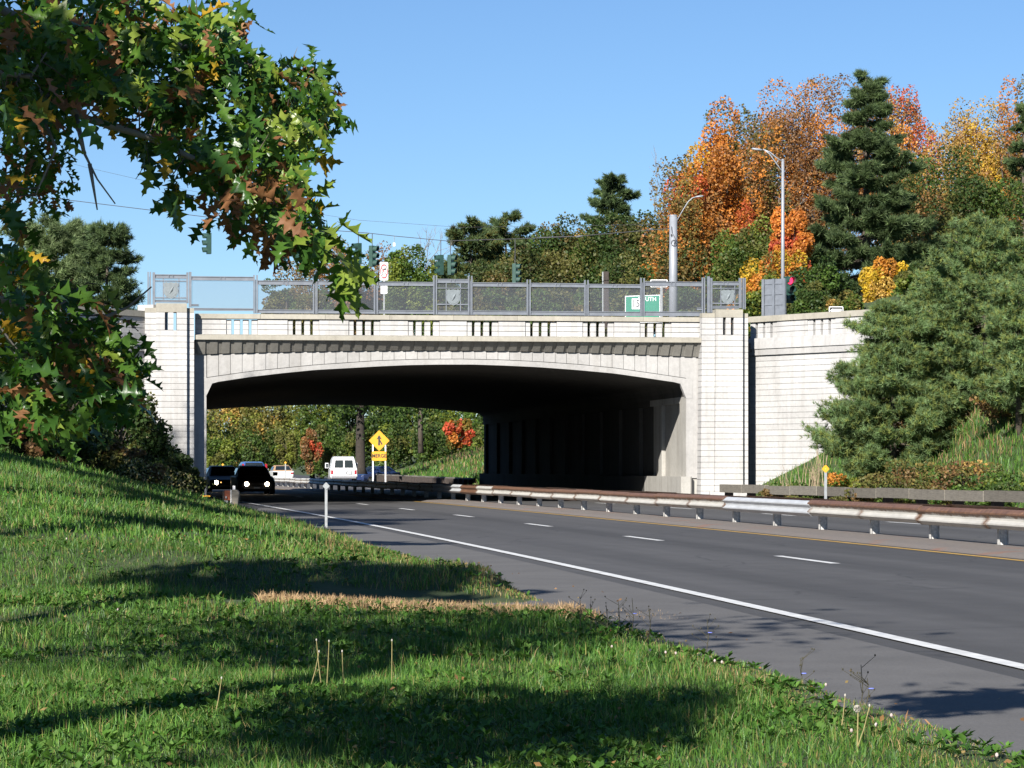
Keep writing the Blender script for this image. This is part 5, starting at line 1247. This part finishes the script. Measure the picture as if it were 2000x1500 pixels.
# ------------------------------------------------------------------ trees standing left of and behind the viewer; they throw the long shadows
OFF = 'roadside trees left of and behind the viewer'
for i, (x, y, H, rx, ry, zl, n, lab) in enumerate([
    (-6.7, 16.2, 8.2, 1.7, .9, 5.8, 1500, 'slim roadside tree beside the near drain'),
    (-10.5, 32.0, 9.6, 2.6, 1.0, 7.0, 3000, 'slim roadside tree shading the middle of the slope'),
    (-9.2, 24.6, 8.8, 1.5, .6, 7.2, 1500, 'thin roadside sapling shading the slope'),
    (-14.2, 46.0, 11.0, 3.4, 2.2, 5.6, 6500, 'roadside tree further along the slope'),
    (-14.5, 35.6, 11.5, 3.6, 1.5, 6.0, 6000, 'roadside tree left of the crest'),
    (-20.0, 50.0, 15.0, 4.0, 3.6, 3.0, 5500, 'tall tree on the left slope'),
    (-25.0, 62.0, 18.0, 5.2, 4.6, 3.0, 8000, 'tall tree on the left slope shading the thicket'),
    (-31.0, 70.0, 20.0, 5.4, 5.0, 3.0, 8000, 'tallest tree on the left slope near the wing wall')]):
    zb = float(ground_z(x, y)) - .1
    decid('roadside_tree', lab, (x, y, zb), H, (rx, ry, zl, H), [(G, 3), (OL, 2), (YG, 1)], n, .30, 200 + i, 22, 'tree', OFF, crad=.36)

# ------------------------------------------------------------------ the oak whose branches hang into the picture
LW = .76
half = [(0.018, 0.0), (0.03, 0.10), (0.16, 0.14), (0.25, 0.205), (0.13, 0.235), (0.075, 0.30), (0.24, 0.37), (0.42, 0.455), (0.26, 0.47), (0.085, 0.55), (0.20, 0.635), (0.345, 0.745), (0.17, 0.745), (0.09, 0.80), (0.15, 0.895), (0.055, 0.915), (0.0, 1.0)]
def oak_leaf(seed, L=1.0):
    r = np.random.default_rng(seed); bend = r.uniform(-.6, 1.15); fold = r.uniform(-.2, .95); wav = r.uniform(.02, .09); ph = r.uniform(0, 6.28); side = r.uniform(.82, 1.18)
    def z(x, y): return -bend * .5 * y * y + fold * abs(x) * .8 + wav * math.sin(9 * y + ph) * (abs(x) / .3) + .04 * math.sin(5 * x + ph)
    V = []; T = []; n = len(half)
    lj = r.uniform(.68, 1.25, 24); rj = r.uniform(.68, 1.25, 24)
    for i, (x, y) in enumerate(half):
        xl = x * LW * lj[i // 3 + 2]; x = x * LW * rj[i // 3 + 2]
        y2 = y - bend * bend * .12 * y
        V += [(0, y2, z(0, y)), (x * side, y2 + r.normal() * .006, z(x, y)), (-xl / side, y2 + r.normal() * .02, z(-xl, y))]
    for i in range(n - 1):
        a = 3 * i; c = a + 3; T += [(a, a + 1, c + 1), (a, c + 1, c), (a, c, c + 2), (a, c + 2, a + 2)]
    return np.array(V) * L, np.array(T)
LEAVES = [oak_leaf(s) for s in range(16)]
def oak_mat(name, cols, rough=0.32):
    m, t, b = base_mat(name); tc = N(t, 'ShaderNodeTexCoord'); oi = N(t, 'ShaderNodeObjectInfo')
    ad = N(t, 'ShaderNodeVectorMath', operation='ADD'); t.links.new(tc.outputs['Object'], ad.inputs[0]); t.links.new(oi.outputs['Random'], ad.inputs[1])
    w = worldpos(t); n1 = noise(t, w, 16, 4, .6)
    c = ramp(t, [(0.25, cols[0]), (0.55, cols[1]), (0.78, cols[2])], n1)
    t.links.new(c, b.inputs['Base Color']); b.inputs['Roughness'].default_value = rough; b.inputs['Specular IOR Level'].default_value = .32
    tr = N(t, 'ShaderNodeBsdfTranslucent'); hs = N(t, 'ShaderNodeHueSaturation'); hs.inputs['Value'].default_value = 1.35; hs.inputs['Saturation'].default_value = 1.15
    t.links.new(c, hs.inputs['Color']); t.links.new(hs.outputs[0], tr.inputs[0])
    mx = N(t, 'ShaderNodeMixShader'); mx.inputs[0].default_value = .30; t.links.new(b.outputs[0], mx.inputs[1]); t.links.new(tr.outputs[0], mx.inputs[2]); t.links.new(mx.outputs[0], t.nodes['Material Output'].inputs[0])
    bump(t, b, noise(t, w, 60, 3), .2, .004); return m
OM = [oak_mat('green oak leaf', [(.04, .095, .014), (.07, .145, .02), (.11, .18, .032)]), oak_mat('dark oak leaf', [(.025, .065, .012), (.04, .10, .017), (.06, .12, .022)]),
      oak_mat('yellow green oak leaf', [(.12, .19, .022), (.19, .25, .038), (.25, .29, .055)]), oak_mat('brown oak leaf', [(.13, .055, .022), (.24, .11, .045), (.34, .19, .09)], .6), oak_mat('golden oak leaf', [(.16, .13, .02), (.38, .24, .02), (.42, .17, .04)], .45)]
OW = np.array([.32, .40, .13, .10, .05])
oak = empty('oak_tree', (-4.6, 8.6, float(ground_z(-4.6, 8.6)) - .05)); tag(oak, 'oak with turning lobed leaves hanging in at the upper left', 'tree')
bpy.context.view_layer.update(); O0 = np.array(oak.location)
ob = MB(); ob.tube([np.array(p) - O0 * [1, 1, 0] for p in ((-4.6, 8.6, -.2), (-4.65, 8.6, 1.5), (-4.5, 8.7, 3.6), (-5.0, 8.7, 6.0), (-5.8, 8.6, 8.2))], [.34, .26, .22, .16, .05], 12); ob.build('trunk', M['bark'], oak, True)
rng = np.random.default_rng(77)
def pp(px, py, Y): return np.array(P(px, py, Y)) - O0
# hanging branches as runs of photo points with their own distance
runs = [[(-420, -250, 9.4), (-150, 60, 9.6), (60, 175, 9.9), (170, 232, 10.1), (290, 268, 10.2), (420, 330, 10.3), (520, 395, 10.3), (600, 450, 10.4), (652, 505, 10.5), (672, 570, 10.6)],
        [(-400, -200, 9.0), (40, 40, 10.0), (250, 60, 10.6), (420, 110, 11.0), (560, 150, 11.2), (640, 190, 11.3)],
        [(250, 60, 10.6), (400, 180, 10.9), (540, 230, 11.0), (600, 280, 11.0)],
        [(-420, 300, 9.3), (-100, 130, 9.5), (60, 150, 9.6), (95, 95, 9.6)],
        [(60, 175, 9.9), (110, 290, 9.8), (70, 380, 9.7)],
        [(150, 225, 10.0), (165, 300, 9.9), (190, 350, 9.9), (225, 398, 9.9)], [(165, 300, 9.9), (150, 250, 9.9)], [(175, 320, 9.9), (190, 410, 9.9)],
        [(-420, 420, 9.0), (-60, 560, 9.6), (90, 620, 10.0), (200, 690, 10.2), (255, 740, 10.3)], [(90, 620, 10.0), (160, 560, 10.2), (215, 615, 10.4)], [(-60, 560, 9.6), (60, 720, 10.0), (140, 800, 10.1)], [(205, 620, 10.3), (250, 600, 10.4), (296, 560, 10.4)]]
bm = MB()
for i, r_ in enumerate(runs):
    thick = {0: .020, 1: .022, 3: .02, 8: .018}.get(i, .008); pts = [pp(*q) for q in r_]; n = len(pts)
    bm.tube(pts, [max(.0025, thick * (1 - .88 * j / (n - 1))) for j in range(n)], 6)
# leaf clouds: centre, radii (photo px), how many, distance, leaf length
clouds = [(60, 60, 130, 90, 120, 9.9, .15), (230, 60, 150, 90, 170, 10.6, .145), (400, 80, 90, 75, 100, 11.0, .14), (150, 150, 150, 70, 120, 10.2, .14), (340, 170, 130, 70, 120, 10.8, .14), (520, 150, 80, 55, 80, 11.1, .13), (610, 190, 55, 65, 60, 11.2, .13),
          (500, 240, 90, 50, 70, 11.0, .13), (580, 260, 45, 50, 36, 10.8, .14), (330, 270, 80, 45, 46, 10.3, .14), (430, 310, 80, 60, 80, 10.4, .14), (530, 340, 70, 70, 84, 10.5, .14), (470, 400, 70, 55, 60, 10.4, .135), (580, 410, 55, 55, 52, 10.5, .14), (345, 380, 35, 30, 12, 10.3, .14), (530, 460, 50, 30, 26, 10.4, .13), (610, 470, 40, 35, 22, 10.5, .14),
          (672, 505, 22, 44, 10, 10.6, .19), (645, 462, 22, 24, 7, 10.6, .18), (668, 548, 14, 16, 4, 10.6, .18),
          (40, 200, 80, 60, 60, 9.8, .15), (60, 290, 65, 70, 80, 10.8, .10), (90, 370, 45, 40, 34, 11.0, .09), (20, 350, 40, 50, 26, 10.4, .11), (20, 400, 30, 20, 6, 9.9, .15),
          (25, 530, 60, 70, 50, 9.9, .15), (90, 600, 90, 80, 95, 10.2, .145), (60, 700, 100, 90, 110, 10.1, .14), (170, 680, 70, 70, 75, 10.3, .14), (215, 640, 40, 40, 24, 10.4, .13), (230, 720, 45, 60, 40, 10.4, .14), (150, 780, 90, 45, 50, 10.2, .14), (40, 800, 70, 40, 36, 10.0, .14), (205, 755, 60, 50, 34, 10.6, .15), (120, 830, 25, 25, 4, 10.1, .15)]
POS = []; LEN = []; near = np.array([pp(*q) for r_ in runs for q in r_])
dense = []
for r_ in runs:
    for a, c in zip(r_[:-1], r_[1:]):
        for f in np.linspace(0, 1, 8): dense.append(pp(*(np.array(a) * (1 - f) + np.array(c) * f)))
dense = np.array(dense)
twig = MB()
for cx, cy, rx, ry, n, Y, L in clouds:
    n = int(n * (1.75 if cy < 260 else 1.25)); L = L * .82; q = rng.normal(size=(n, 2)) * np.where(rng.random(n) < .8, .42, .72)[:, None]; q = np.clip(q, -1.15, 1.15); d = rng.normal(size=n) * .34
    for j in range(n):
        p = pp(cx + q[j, 0] * rx, cy + q[j, 1] * ry, Y + d[j]); POS.append(p); LEN.append(L * rng.uniform(.72, 1.2))
    for j in range(max(2, n // 6)):
        p = pp(cx + q[j, 0] * rx, cy + q[j, 1] * ry, Y + d[j]); k0 = np.argmin(((dense - p) ** 2).sum(1)); s = dense[k0]
        if np.linalg.norm(s - p) < .22: twig.tube([s, (s + p) / 2 + rng.normal(size=3) * .02 + np.array([0, 0, .015]), p], [.003, .0022, .0012], 4)
bm.build('branches', M['bark_grey'], oak, True); twig.build('twigs', M['bark'], oak)
POS = np.array(POS); LEN = np.array(LEN); n = len(POS)
order = rng.permutation(n)
colk = rng.choice(5, n, p=OW / OW.sum())
# browner in the drooping middle run, paler at the tip
Xp = (POS[:, 0] + O0[0]) / (POS[:, 1] + O0[1]) * F + CX; Yp_ = HY - (POS[:, 2] + O0[2] - CZ) / (POS[:, 1] + O0[1]) * F
mid = (Xp > 380) & (Xp < 620) & (Yp_ > 330) & (rng.random(n) < .36); colk[mid] = 3
tip = (Xp > 630) & (Yp_ > 430); colk[tip] = np.where(rng.random(tip.sum()) < .55, 2, 0)
hi = (Xp > 540) & (Yp_ > 240) & (Yp_ < 430) & (rng.random(n) < .35); colk[hi] = 2
def leaf_frame(p):
    axis = rng.normal(size=3) * .75 + np.array([.35, -.05, -.75]); axis /= np.linalg.norm(axis)
    nn = rng.normal(size=3) * .8 + np.array([-.25, -.55, .75]); nn -= axis * nn.dot(axis); nn /= np.linalg.norm(nn); xx = np.cross(axis, nn)
    return np.stack([xx, axis, nn], 1)
meshes = {}
def leaf_mesh(k, c):
    if (k, c) not in meshes:
        V, T = LEAVES[k]; me = tri_mesh('leaf', V, T, OM[c]); me.polygons.foreach_set('use_smooth', [True] * len(T)); meshes[(k, c)] = me
    return meshes[(k, c)]
# the leaves that show largest are things of their own, the others one mass
score = LEN / (POS[:, 1] + O0[1]); vis = (Xp > -20) & (Yp_ > -20)
front = np.argsort(-(score + .004 * ((Xp > 560) | (Yp_ > 420)) + np.where(vis, 0, -1)))
big = set(front[:300].tolist())
bulk = [([], [], 0) for _ in range(5)]; BV = [[] for _ in range(5)]; BT = [[] for _ in range(5)]; cnt = [0] * 5
for i in range(n):
    R = leaf_frame(POS[i]); k = int(rng.integers(0, 16)); c = int(colk[i])
    if i in big:
        o = obj('leaf', leaf_mesh(k, c), oak); Mx = Matrix.Identity(4)
        for a in range(3):
            for b_ in range(3): Mx[a][b_] = R[a, b_] * LEN[i]
            Mx[a][3] = POS[i][a]
        o.matrix_local = Mx
    else:
        V, T = LEAVES[k]; V2 = (V * LEN[i]) @ R.T + POS[i]; BV[c].append(V2); BT[c].append(T + cnt[c]); cnt[c] += len(V)
V = np.concatenate([np.concatenate(v) for v in BV]); offs = np.cumsum([0] + cnt[:-1])
T = np.concatenate([np.concatenate(t_) + offs[i] for i, t_ in enumerate(BT)])
me = tri_mesh('foliage', V, T, OM[0])
for m_ in OM[1:]: me.materials.append(m_)
mi = np.concatenate([np.full(sum(len(x_) for x_ in BT[i]), i) for i in range(5)]).astype(np.int32); me.polygons.foreach_set('material_index', mi); me.polygons.foreach_set('use_smooth', [True] * len(T))
o = obj('foliage', me, oak); o['kind'] = 'stuff'
# the rest of the crown, above the frame, and unseen added leaf masses
pos = rng.normal(size=(1900, 3)) * np.array([1.2, .8, .8]) + np.array([-6.0, 8.7, 7.2]); pos = pos[pos[:, 2] > 3.4 + 0.0 * pos[:, 0]]
pos = np.concatenate([pos, rng.uniform(-1, 1, (1000, 3)) * np.array([.9, 1.6, .4]) + np.array([-3.75, 6.2, 4.7]), rng.normal(size=(260, 3)) * np.array([.25, .3, .15]) + np.array([-.5, 8.4, 4.3])])  # two leaf masses added out of view to cast shade on branch and verge
pos = pos[(pos[:, 2] - CZ) / np.clip(pos[:, 1], 2, None) * F > HY + 60]
V, T = leaf_cards(pos - O0, .24, .6, rng); cl = pick([(G, 3), (DG, 2), (OL, 1)], len(pos), rng)
o = obj('upper_crown_and_shade', tri_mesh('upper_crown_and_shade', V, T, M['leaf'], np.concatenate([cl, cl])), oak); o['kind'] = 'stuff'

# ------------------------------------------------------------------ grass and weeds
def blades(pos, h, w_, lean, cols, rng):
    n = len(pos); az = rng.uniform(0, 6.283, n); lx = np.cos(az) * lean; ly = np.sin(az) * lean
    fa = rng.uniform(0, 6.283, n); sx, sy = np.cos(fa) * w_ / 2, np.sin(fa) * w_ / 2
    b0 = pos; 
    def off(dx, dy, dz): return np.stack([dx, dy, dz], 1)
    v0 = b0 - off(sx, sy, np.zeros(n)); v1 = b0 + off(sx, sy, np.zeros(n))
    m0 = b0 + off(lx * .35 * h - sx * .75, ly * .35 * h - sy * .75, h * .55); m1 = b0 + off(lx * .35 * h + sx * .75, ly * .35 * h + sy * .75, h * .55)
    t_ = b0 + off(lx * h, ly * h, h * np.clip(1 - .25 * lean, .3, 1))
    V = np.stack([v0, v1, m0, m1, t_], 1).reshape(-1, 3); i = np.arange(n)[:, None] * 5
    T = np.concatenate([i + [0, 1, 3], i + [0, 3, 2], i + [2, 3, 4]]); return V, T, np.concatenate([cols] * 3)
rng = np.random.default_rng(321)
def scatter(n, y0, y1, power, xlo, xhi):
    y = y0 + (y1 - y0) * rng.random(n) ** power; x = xlo(y) + (xhi(y) - xlo(y)) * rng.random(n); return x, y
gg = np.array([(.060, .150, .022), (.092, .200, .028), (.042, .105, .018), (.145, .225, .040), (.22, .21, .065)])
def gcols(x, y, dryness):
    n = len(x); k = rng.choice(5, n, p=[.32, .28, .22, .13, .05]); c = gg[k]
    pt = hash_noise(x, y, 1.4, 8)[:, None]; c = c * (.72 + .6 * pt); pt2 = hash_noise(x, y * .5, 3.1, 9)
    dry = (rng.random(n) < dryness + .35 * np.clip(pt2 - .62, 0, 1))[:, None]
    return np.where(dry, np.array([.30, .23, .09]) * rng.uniform(.6, 1.2, (n, 1)), c * rng.uniform(.75, 1.25, (n, 1)))
def in_apron(x, y):
    d = XL(y) - x; yy = y - .12 * np.clip(d, 0, None); return (d > -.2) & (d < 2.0 + .6 * hash_noise(x, y, .8, 12)) & (np.abs(yy - 26.7) < 1.15 + .3 * hash_noise(x, y, .7, 13))
VV, TT, CC = [], [], []; off_ = 0
def add_blades(x, y, h, w_, lean, cols):
    global off_
    z = ground_z(x, y); V, T, C = blades(np.stack([x, y, z - .01], 1), h, w_, lean, cols, rng); VV.append(V); TT.append(T + off_); CC.append(C); off_ += len(V)
def band(n, y0, y1, hm, wm, power=1.0):
    x, y = scatter(n, y0, y1, power, lambda y: -.185 * y - .6, lambda y: np.minimum(XL(y) + .12, .19 * y + .5))
    d = XL(y) - x; keep = (d > -.12 + .25 * (hash_noise(x, y, .5, 14) - .5)) & ~in_apron(x, y) & ~((d < 2.8 + hash_noise(x, y, .6, 15)) & (np.abs(y - .12 * np.clip(d, 0, None) - 25.3) < .85) & (rng.random(len(x)) < .9)); x, y, d = x[keep], y[keep], d[keep]; m_ = len(x)
    tall = .55 + .9 * hash_noise(x, y, .9, 10); edge = np.clip(d / .5, .45, 1)
    h = hm * tall * edge * (.7 + .6 * hash_noise(x, y, .28, 17)) * rng.uniform(.5, 1.35, m_); add_blades(x, y, h, wm * rng.uniform(.7, 1.3, m_), np.abs(rng.normal(size=m_)) * .55, gcols(x, y, .05 + .22 * (d < .5) + .30 * np.exp(-(d / 1.6) ** 2) * ((y > 28) & (y < 75))))
band(95000, 11.0, 19.0, .085, .0055); band(72000, 19.0, 33.0, .085, .008); band(56000, 33.0, 60.0, .11, .015); band(30000, 60.0, 97.0, .13, .027)
# dry strip beside the drain crossing
x, y = scatter(9000, 24.5, 26.2, 1, lambda y: XL(y) - 2.9, lambda y: XL(y) + .75); z = len(x); add_blades(x, y + .12 * np.clip(XL(y) - x, 0, None), rng.uniform(.04, .13, z), np.full(z, .010), np.abs(rng.normal(size=z)) * .8, np.array([.46, .31, .16]) * rng.uniform(.6, 1.2, (z, 1)))
for cx, cy, rx, n_ in ((1.05, 29.2, .35, 500), (2.05, 24.3, .9, 900), (-.15, 43.0, .5, 250), (.55, 36.2, .7, 420), (2.9, 14.6, .7, 500), (-1.2, 50, .6, 250)):
    x = cx + rng.normal(size=n_) * rx * .6; y = cy + rng.normal(size=n_) * .13; add_blades(x, y, rng.uniform(.02, .10, n_), np.full(n_, .012), np.abs(rng.normal(size=n_)) * 1.2, np.array([.36, .20, .09]) * rng.uniform(.6, 1.2, (n_, 1)))
go = obj('grass', tri_mesh('grass', np.concatenate(VV), np.concatenate(TT), M['grass'], np.concatenate(CC))); tag(go, 'green verge grass on the left with mown and dry patches', 'grass', kind='stuff')
# right bank
VV, TT, CC = [], [], []; off_ = 0
for n_, y0, y1, hm, wm in ((34000, 66, 104, .24, .03), (16000, 66, 102, .30, .022), (16000, 155, 270, .40, .08)):
    y = rng.uniform(y0, y1, n_); x = XR(y) + .5 + rng.random(n_) ** 1.2 * np.where(y < 110, 11, 16); d = x - XR(y)
    S_ = (x - BR_A[0]) * BR_E[0] + (y - BR_A[1]) * BR_E[1]; T_ = (x - BR_A[0]) * BR_M[0] + (y - BR_A[1]) * BR_M[1]
    keep = ~((T_ > -1.2) & (T_ < 56) & (S_ < 19)) ; x, y, d = x[keep], y[keep], d[keep]; m_ = len(x)
    pt = hash_noise(x, y, 2.6, 20); tan = np.clip((d - 2.0) / 6 + (pt - .5) * 1.1, 0, .95); isd = rng.random(m_) < (tan * (.75 if hm > .4 else .45))
    c = np.where(isd[:, None], np.array([.30, .20, .10]) * rng.uniform(.55, 1.25, (m_, 1)), gg[rng.choice(5, m_, p=[.34, .3, .16, .15, .05])] * rng.uniform(.7, 1.3, (m_, 1)))
    add_blades(x, y, hm * rng.uniform(.35, 1.25, m_) * (.5 + pt), np.full(m_, wm), np.abs(rng.normal(size=m_)) * .5, c)
# fallen leaves and litter below the timber rail
y = rng.uniform(60, 100, 2600); x = XR(y) + rng.normal(size=2600) * .28 - .15; add_blades(x, y, rng.uniform(.02, .07, 2600), np.full(2600, .07), np.abs(rng.normal(size=2600)) * 1.5, np.array([.34, .19, .10]) * rng.uniform(.5, 1.3, (2600, 1)))
go = obj('bank_grass', tri_mesh('bank_grass', np.concatenate(VV), np.concatenate(TT), M['grass'], np.concatenate(CC))); tag(go, 'tall green and tawny grass on the right bank', 'grass', kind='stuff')
# broad weed leaves and clover in the verge
def rosettes(n_, y0, y1, L):
    x, y = scatter(n_, y0, y1, 1, lambda y: -.185 * y - .4, lambda y: np.minimum(XL(y) - .05, .19 * y + .4)); keep = ~in_apron(x, y) & (hash_noise(x, y, 1.1, 30) > .35); x, y = x[keep], y[keep]; m_ = len(x)
    z = ground_z(x, y); per = 5; p = np.repeat(np.stack([x, y, z + .03], 1), per, 0); k = len(p); a = rng.uniform(0, 6.283, k); el = rng.uniform(.15, 1.1, k); d = np.stack([np.cos(a) * np.cos(el), np.sin(a) * np.cos(el), np.sin(el)], 1)
    l = (L * rng.uniform(.5, 1.3, k))[:, None]; s = np.stack([-np.sin(a), np.cos(a), np.zeros(k)], 1) * l * .2; drop = np.array([0, 0, -1]) * l * .22
    V = np.stack([p, p + d * l * .5 - s, p + d * l + drop, p + d * l * .5 + s], 1).reshape(-1, 3); i = np.arange(k)[:, None] * 4
    c = np.array([(.075, .17, .022), (.05, .125, .018), (.10, .19, .035)])[rng.choice(3, k)] * rng.uniform(.7, 1.25, (k, 1)); return V, np.concatenate([i + [0, 1, 2], i + [0, 2, 3]]), np.concatenate([c, c])
VV, TT, CC = [], [], []; off_ = 0
for a_ in ((2600, 11.2, 17, .065), (2600, 17, 26, .07), (1500, 28, 45, .08)):
    V, T, C = rosettes(*a_); VV.append(V); TT.append(T + off_); CC.append(C); off_ += len(V)
go = obj('weeds', tri_mesh('weeds', np.concatenate(VV), np.concatenate(TT), M['grass'], np.concatenate(CC))); tag(go, 'broad leaved weeds and clover among the verge grass', 'weeds', kind='stuff')
# clover heads and small flowers
M['clover'] = plain('clover flower', (.46, .37, .34), .8, 0, .2, 40); M['chicory'] = plain('blue chicory flower', (.16, .20, .62), .7, 0, .1, 20)
fl = MB()
for px, py in ((1270, 1277), (1300, 1280), (1396, 1297), (1410, 1301), (1613, 1346), (1663, 1432), (1711, 1433), (1741, 1408), (1947, 1496), (130, 1122), (230, 1200), (1320, 1283), (1195, 1262)):
    Y = 7353 / (py - HY + 30); x, y, z = P(px, py, Y); z = float(ground_z(x, y)) + .075 + .03 * rng.random()
    if XL(y) - x < .12: continue
    fl.lathe([(.003, -.009), (.0075, -.003), (.007, .004), (.003, .009)], 7, (x, y, z))
o = fl.build('clover_flowers', M['clover']); tag(o, 'small white clover heads dotted through the near grass', 'flowers', kind='stuff')
# dandelion stalks
M['stalk'] = plain('pale stalk', (.26, .22, .09), .7, 0, .2, 30); M['seed_head'] = plain('seed head', (.40, .37, .32), .9, 0, .1, 30)
st = [(417, 1230, 1360, 15), (528, 1218, 1285, 17), (602, 1215, 1300, 17), (630, 1205, 1285, 17), (637, 1203, 1290, 17), (672, 1240, 1310, 16.5), (765, 1205, 1285, 17.2), (1640, 1398, 1440, 14), (1669, 1369, 1478, 13.2), (500, 1145, 1200, 21), (265, 1090, 1140, 26)]
for i, (px, y0, y1, Y) in enumerate(st):
    x, y, z1 = P(px, y0, Y); zg = float(ground_z(x, y)); z1 = zg + .16 + .14 * rng.random(); r = empty('dandelion_stalk', (x, y, zg)); h = z1 - zg; b_ = rng.normal() * .03
    tag(r, 'slender dry dandelion stalk standing above the near verge grass', 'dandelion', 'dandelion stalks in the verge')
    MB().tube([(0, 0, -.02), (b_, 0, h * .5), (b_ * 1.6, 0, h)], [.003, .0026, .002], 6).build('stem', M['stalk'], r); MB().lathe([(.002, 0), (.0045, .004), (.0045, .01), (.002, .014)], 7, (b_ * 1.6, 0, h - .004)).build('head', M['seed_head'], r)
x, y, z1 = P(1674, 1384, 13.2); r = empty('dandelion_clock', (x, y, float(ground_z(x, y)))); tag(r, 'round white dandelion clock beside the tallest stalk at lower right', 'dandelion'); h = z1 - r.location.z
MB().tube([(0, 0, -.02), (.004, 0, h - .02)], .0035, 6).build('stem', M['stalk'], r)
ck = MB()
for j in range(90):
    d = rng.normal(size=3); d /= np.linalg.norm(d); ck.tube([d * .004 + [0, 0, h], d * .017 + [0, 0, h]], [.0003, .0016], 3, False)
ck.build('seed_ball', M['seed_head'], r)
# wiry chicory at the shoulder edge
M['wiry'] = plain('dark wiry stem', (.055, .05, .03), .9, 0, .2, 30)
for i, (px, y0, Y) in enumerate(((1130, 1165, 22.6), (1182, 1190, 22.2), (1205, 1175, 22.0), (1232, 1168, 21.8), (1265, 1188, 21.4), (1378, 1208, 19.8), (1560, 1285, 17.3), (1678, 1298, 15.9), (1690, 1330, 15.6), (1150, 1180, 22.4))):
    x, y, z1 = P(px, y0, Y); zg = float(ground_z(x, y)); h = max(.15, min(.6, z1 - zg)); r = empty('chicory_plant', (x, y, zg)); tag(r, 'dark wiry chicory stem at the edge of the shoulder', 'weed', 'chicory along the shoulder')
    mb = MB(); fb = MB()
    mb.tube([(0, 0, -.02), (.02, 0, h * .5), (.01, 0, h)], [.004, .003, .002], 5)
    for j in range(6):
        f = rng.uniform(.3, .95); a = rng.uniform(0, 6.28); e = np.array([math.cos(a) * .09, math.sin(a) * .09, h * f + .06]); mb.tube([(.015, 0, h * f), e], [.002, .001], 4); mb.lathe([(.002, 0), (.006, .006), (.002, .012)], 5, e)
    mb.build('stem', M['wiry'], r)
    if i in (3, 5, 6, 8):
        fb.lathe([(.003, 0), (.016, .004), (.014, .008)], 8, (.03, -.02, h * .6)); fb.build('flower', M['chicory'], r)
# dry reed stalks against the wing wall
M['reed'] = plain('dry reed', (.34, .26, .17), .9, 0, .2, 20)
rd = MB()
for j in range(70):
    px = 1520 + 90 * rng.random(); Y = 95 + 2 * rng.random(); x = (px - CX) / F * Y; zg = float(ground_z(x, Y)); h = rng.uniform(.5, 1.9) * (.6 + .5 * (px - 1520) / 90)
    l = rng.normal() * .18; rd.tube([(x, Y, zg - .1), (x + l * .4, Y, zg + h * .6), (x + l, Y, zg + h)], [.012, .009, .004], 4)
o = rd.build('reeds', M['reed']); tag(o, 'dry pale reed stalks in front of the right wing wall', 'reeds', kind='stuff')
# pale flowering weeds along the foot of the left thicket
VV = []; CC = []
n_ = 2600; f = rng.random(n_); px = 50 + 330 * f + rng.normal(size=n_) * 16; Y = 62 + 22 * f; x = (px - CX) / F * Y; zg = ground_z(x, Y); pos = np.stack([x, Y, zg + rng.uniform(.05, .75, n_)], 1)
V, T = leaf_cards(pos, .075, .6, rng); cl = pick([((.16, .17, .05), 4), ((.30, .25, .11), 3), ((.10, .13, .03), 3), ((.40, .38, .22), 1)], n_, rng)
o = obj('flowering_weeds', tri_mesh('flowering_weeds', V, T, M['leaf'], np.concatenate([cl, cl]))); tag(o, 'pale straggling weeds along the foot of the left thicket', 'weeds', kind='stuff')
x, y, z = P(402, 997, 72.0); z = float(ground_z(x, y)) + .14
o = MB().box(-.12, .12, -.03, .03, 0, .03, .01).build('litter', M['sign_yellow'], None, False, (x, y, z)); tag(o, 'small yellow scrap lying in the grass below the guide rail end', 'litter')
n_ = 800; x, y = scatter(n_, 11.5, 45, 1.3, lambda y: -.185 * y - .3, lambda y: np.minimum(XL(y) + .9, .19 * y + .3)); z = np.where(XL(y) - x > 0, ground_z(x, y) + .03 + .05 * rng.random(n_), .012)
keep = (XL(y) - x > .1) | (rng.random(n_) < .35); x, y, z = x[keep], y[keep], z[keep]
V, T = leaf_cards(np.stack([x, y, z], 1), .034, .6, rng, .75); cl = pick([((.30, .16, .06), 4), ((.20, .11, .05), 3), ((.36, .26, .10), 2)], len(x), rng)
o = obj('fallen_leaves', tri_mesh('fallen_leaves', V, T, M['leaf'], np.concatenate([cl, cl]))); tag(o, 'small fallen leaves scattered over verge and shoulder', 'fallen leaves', kind='stuff')
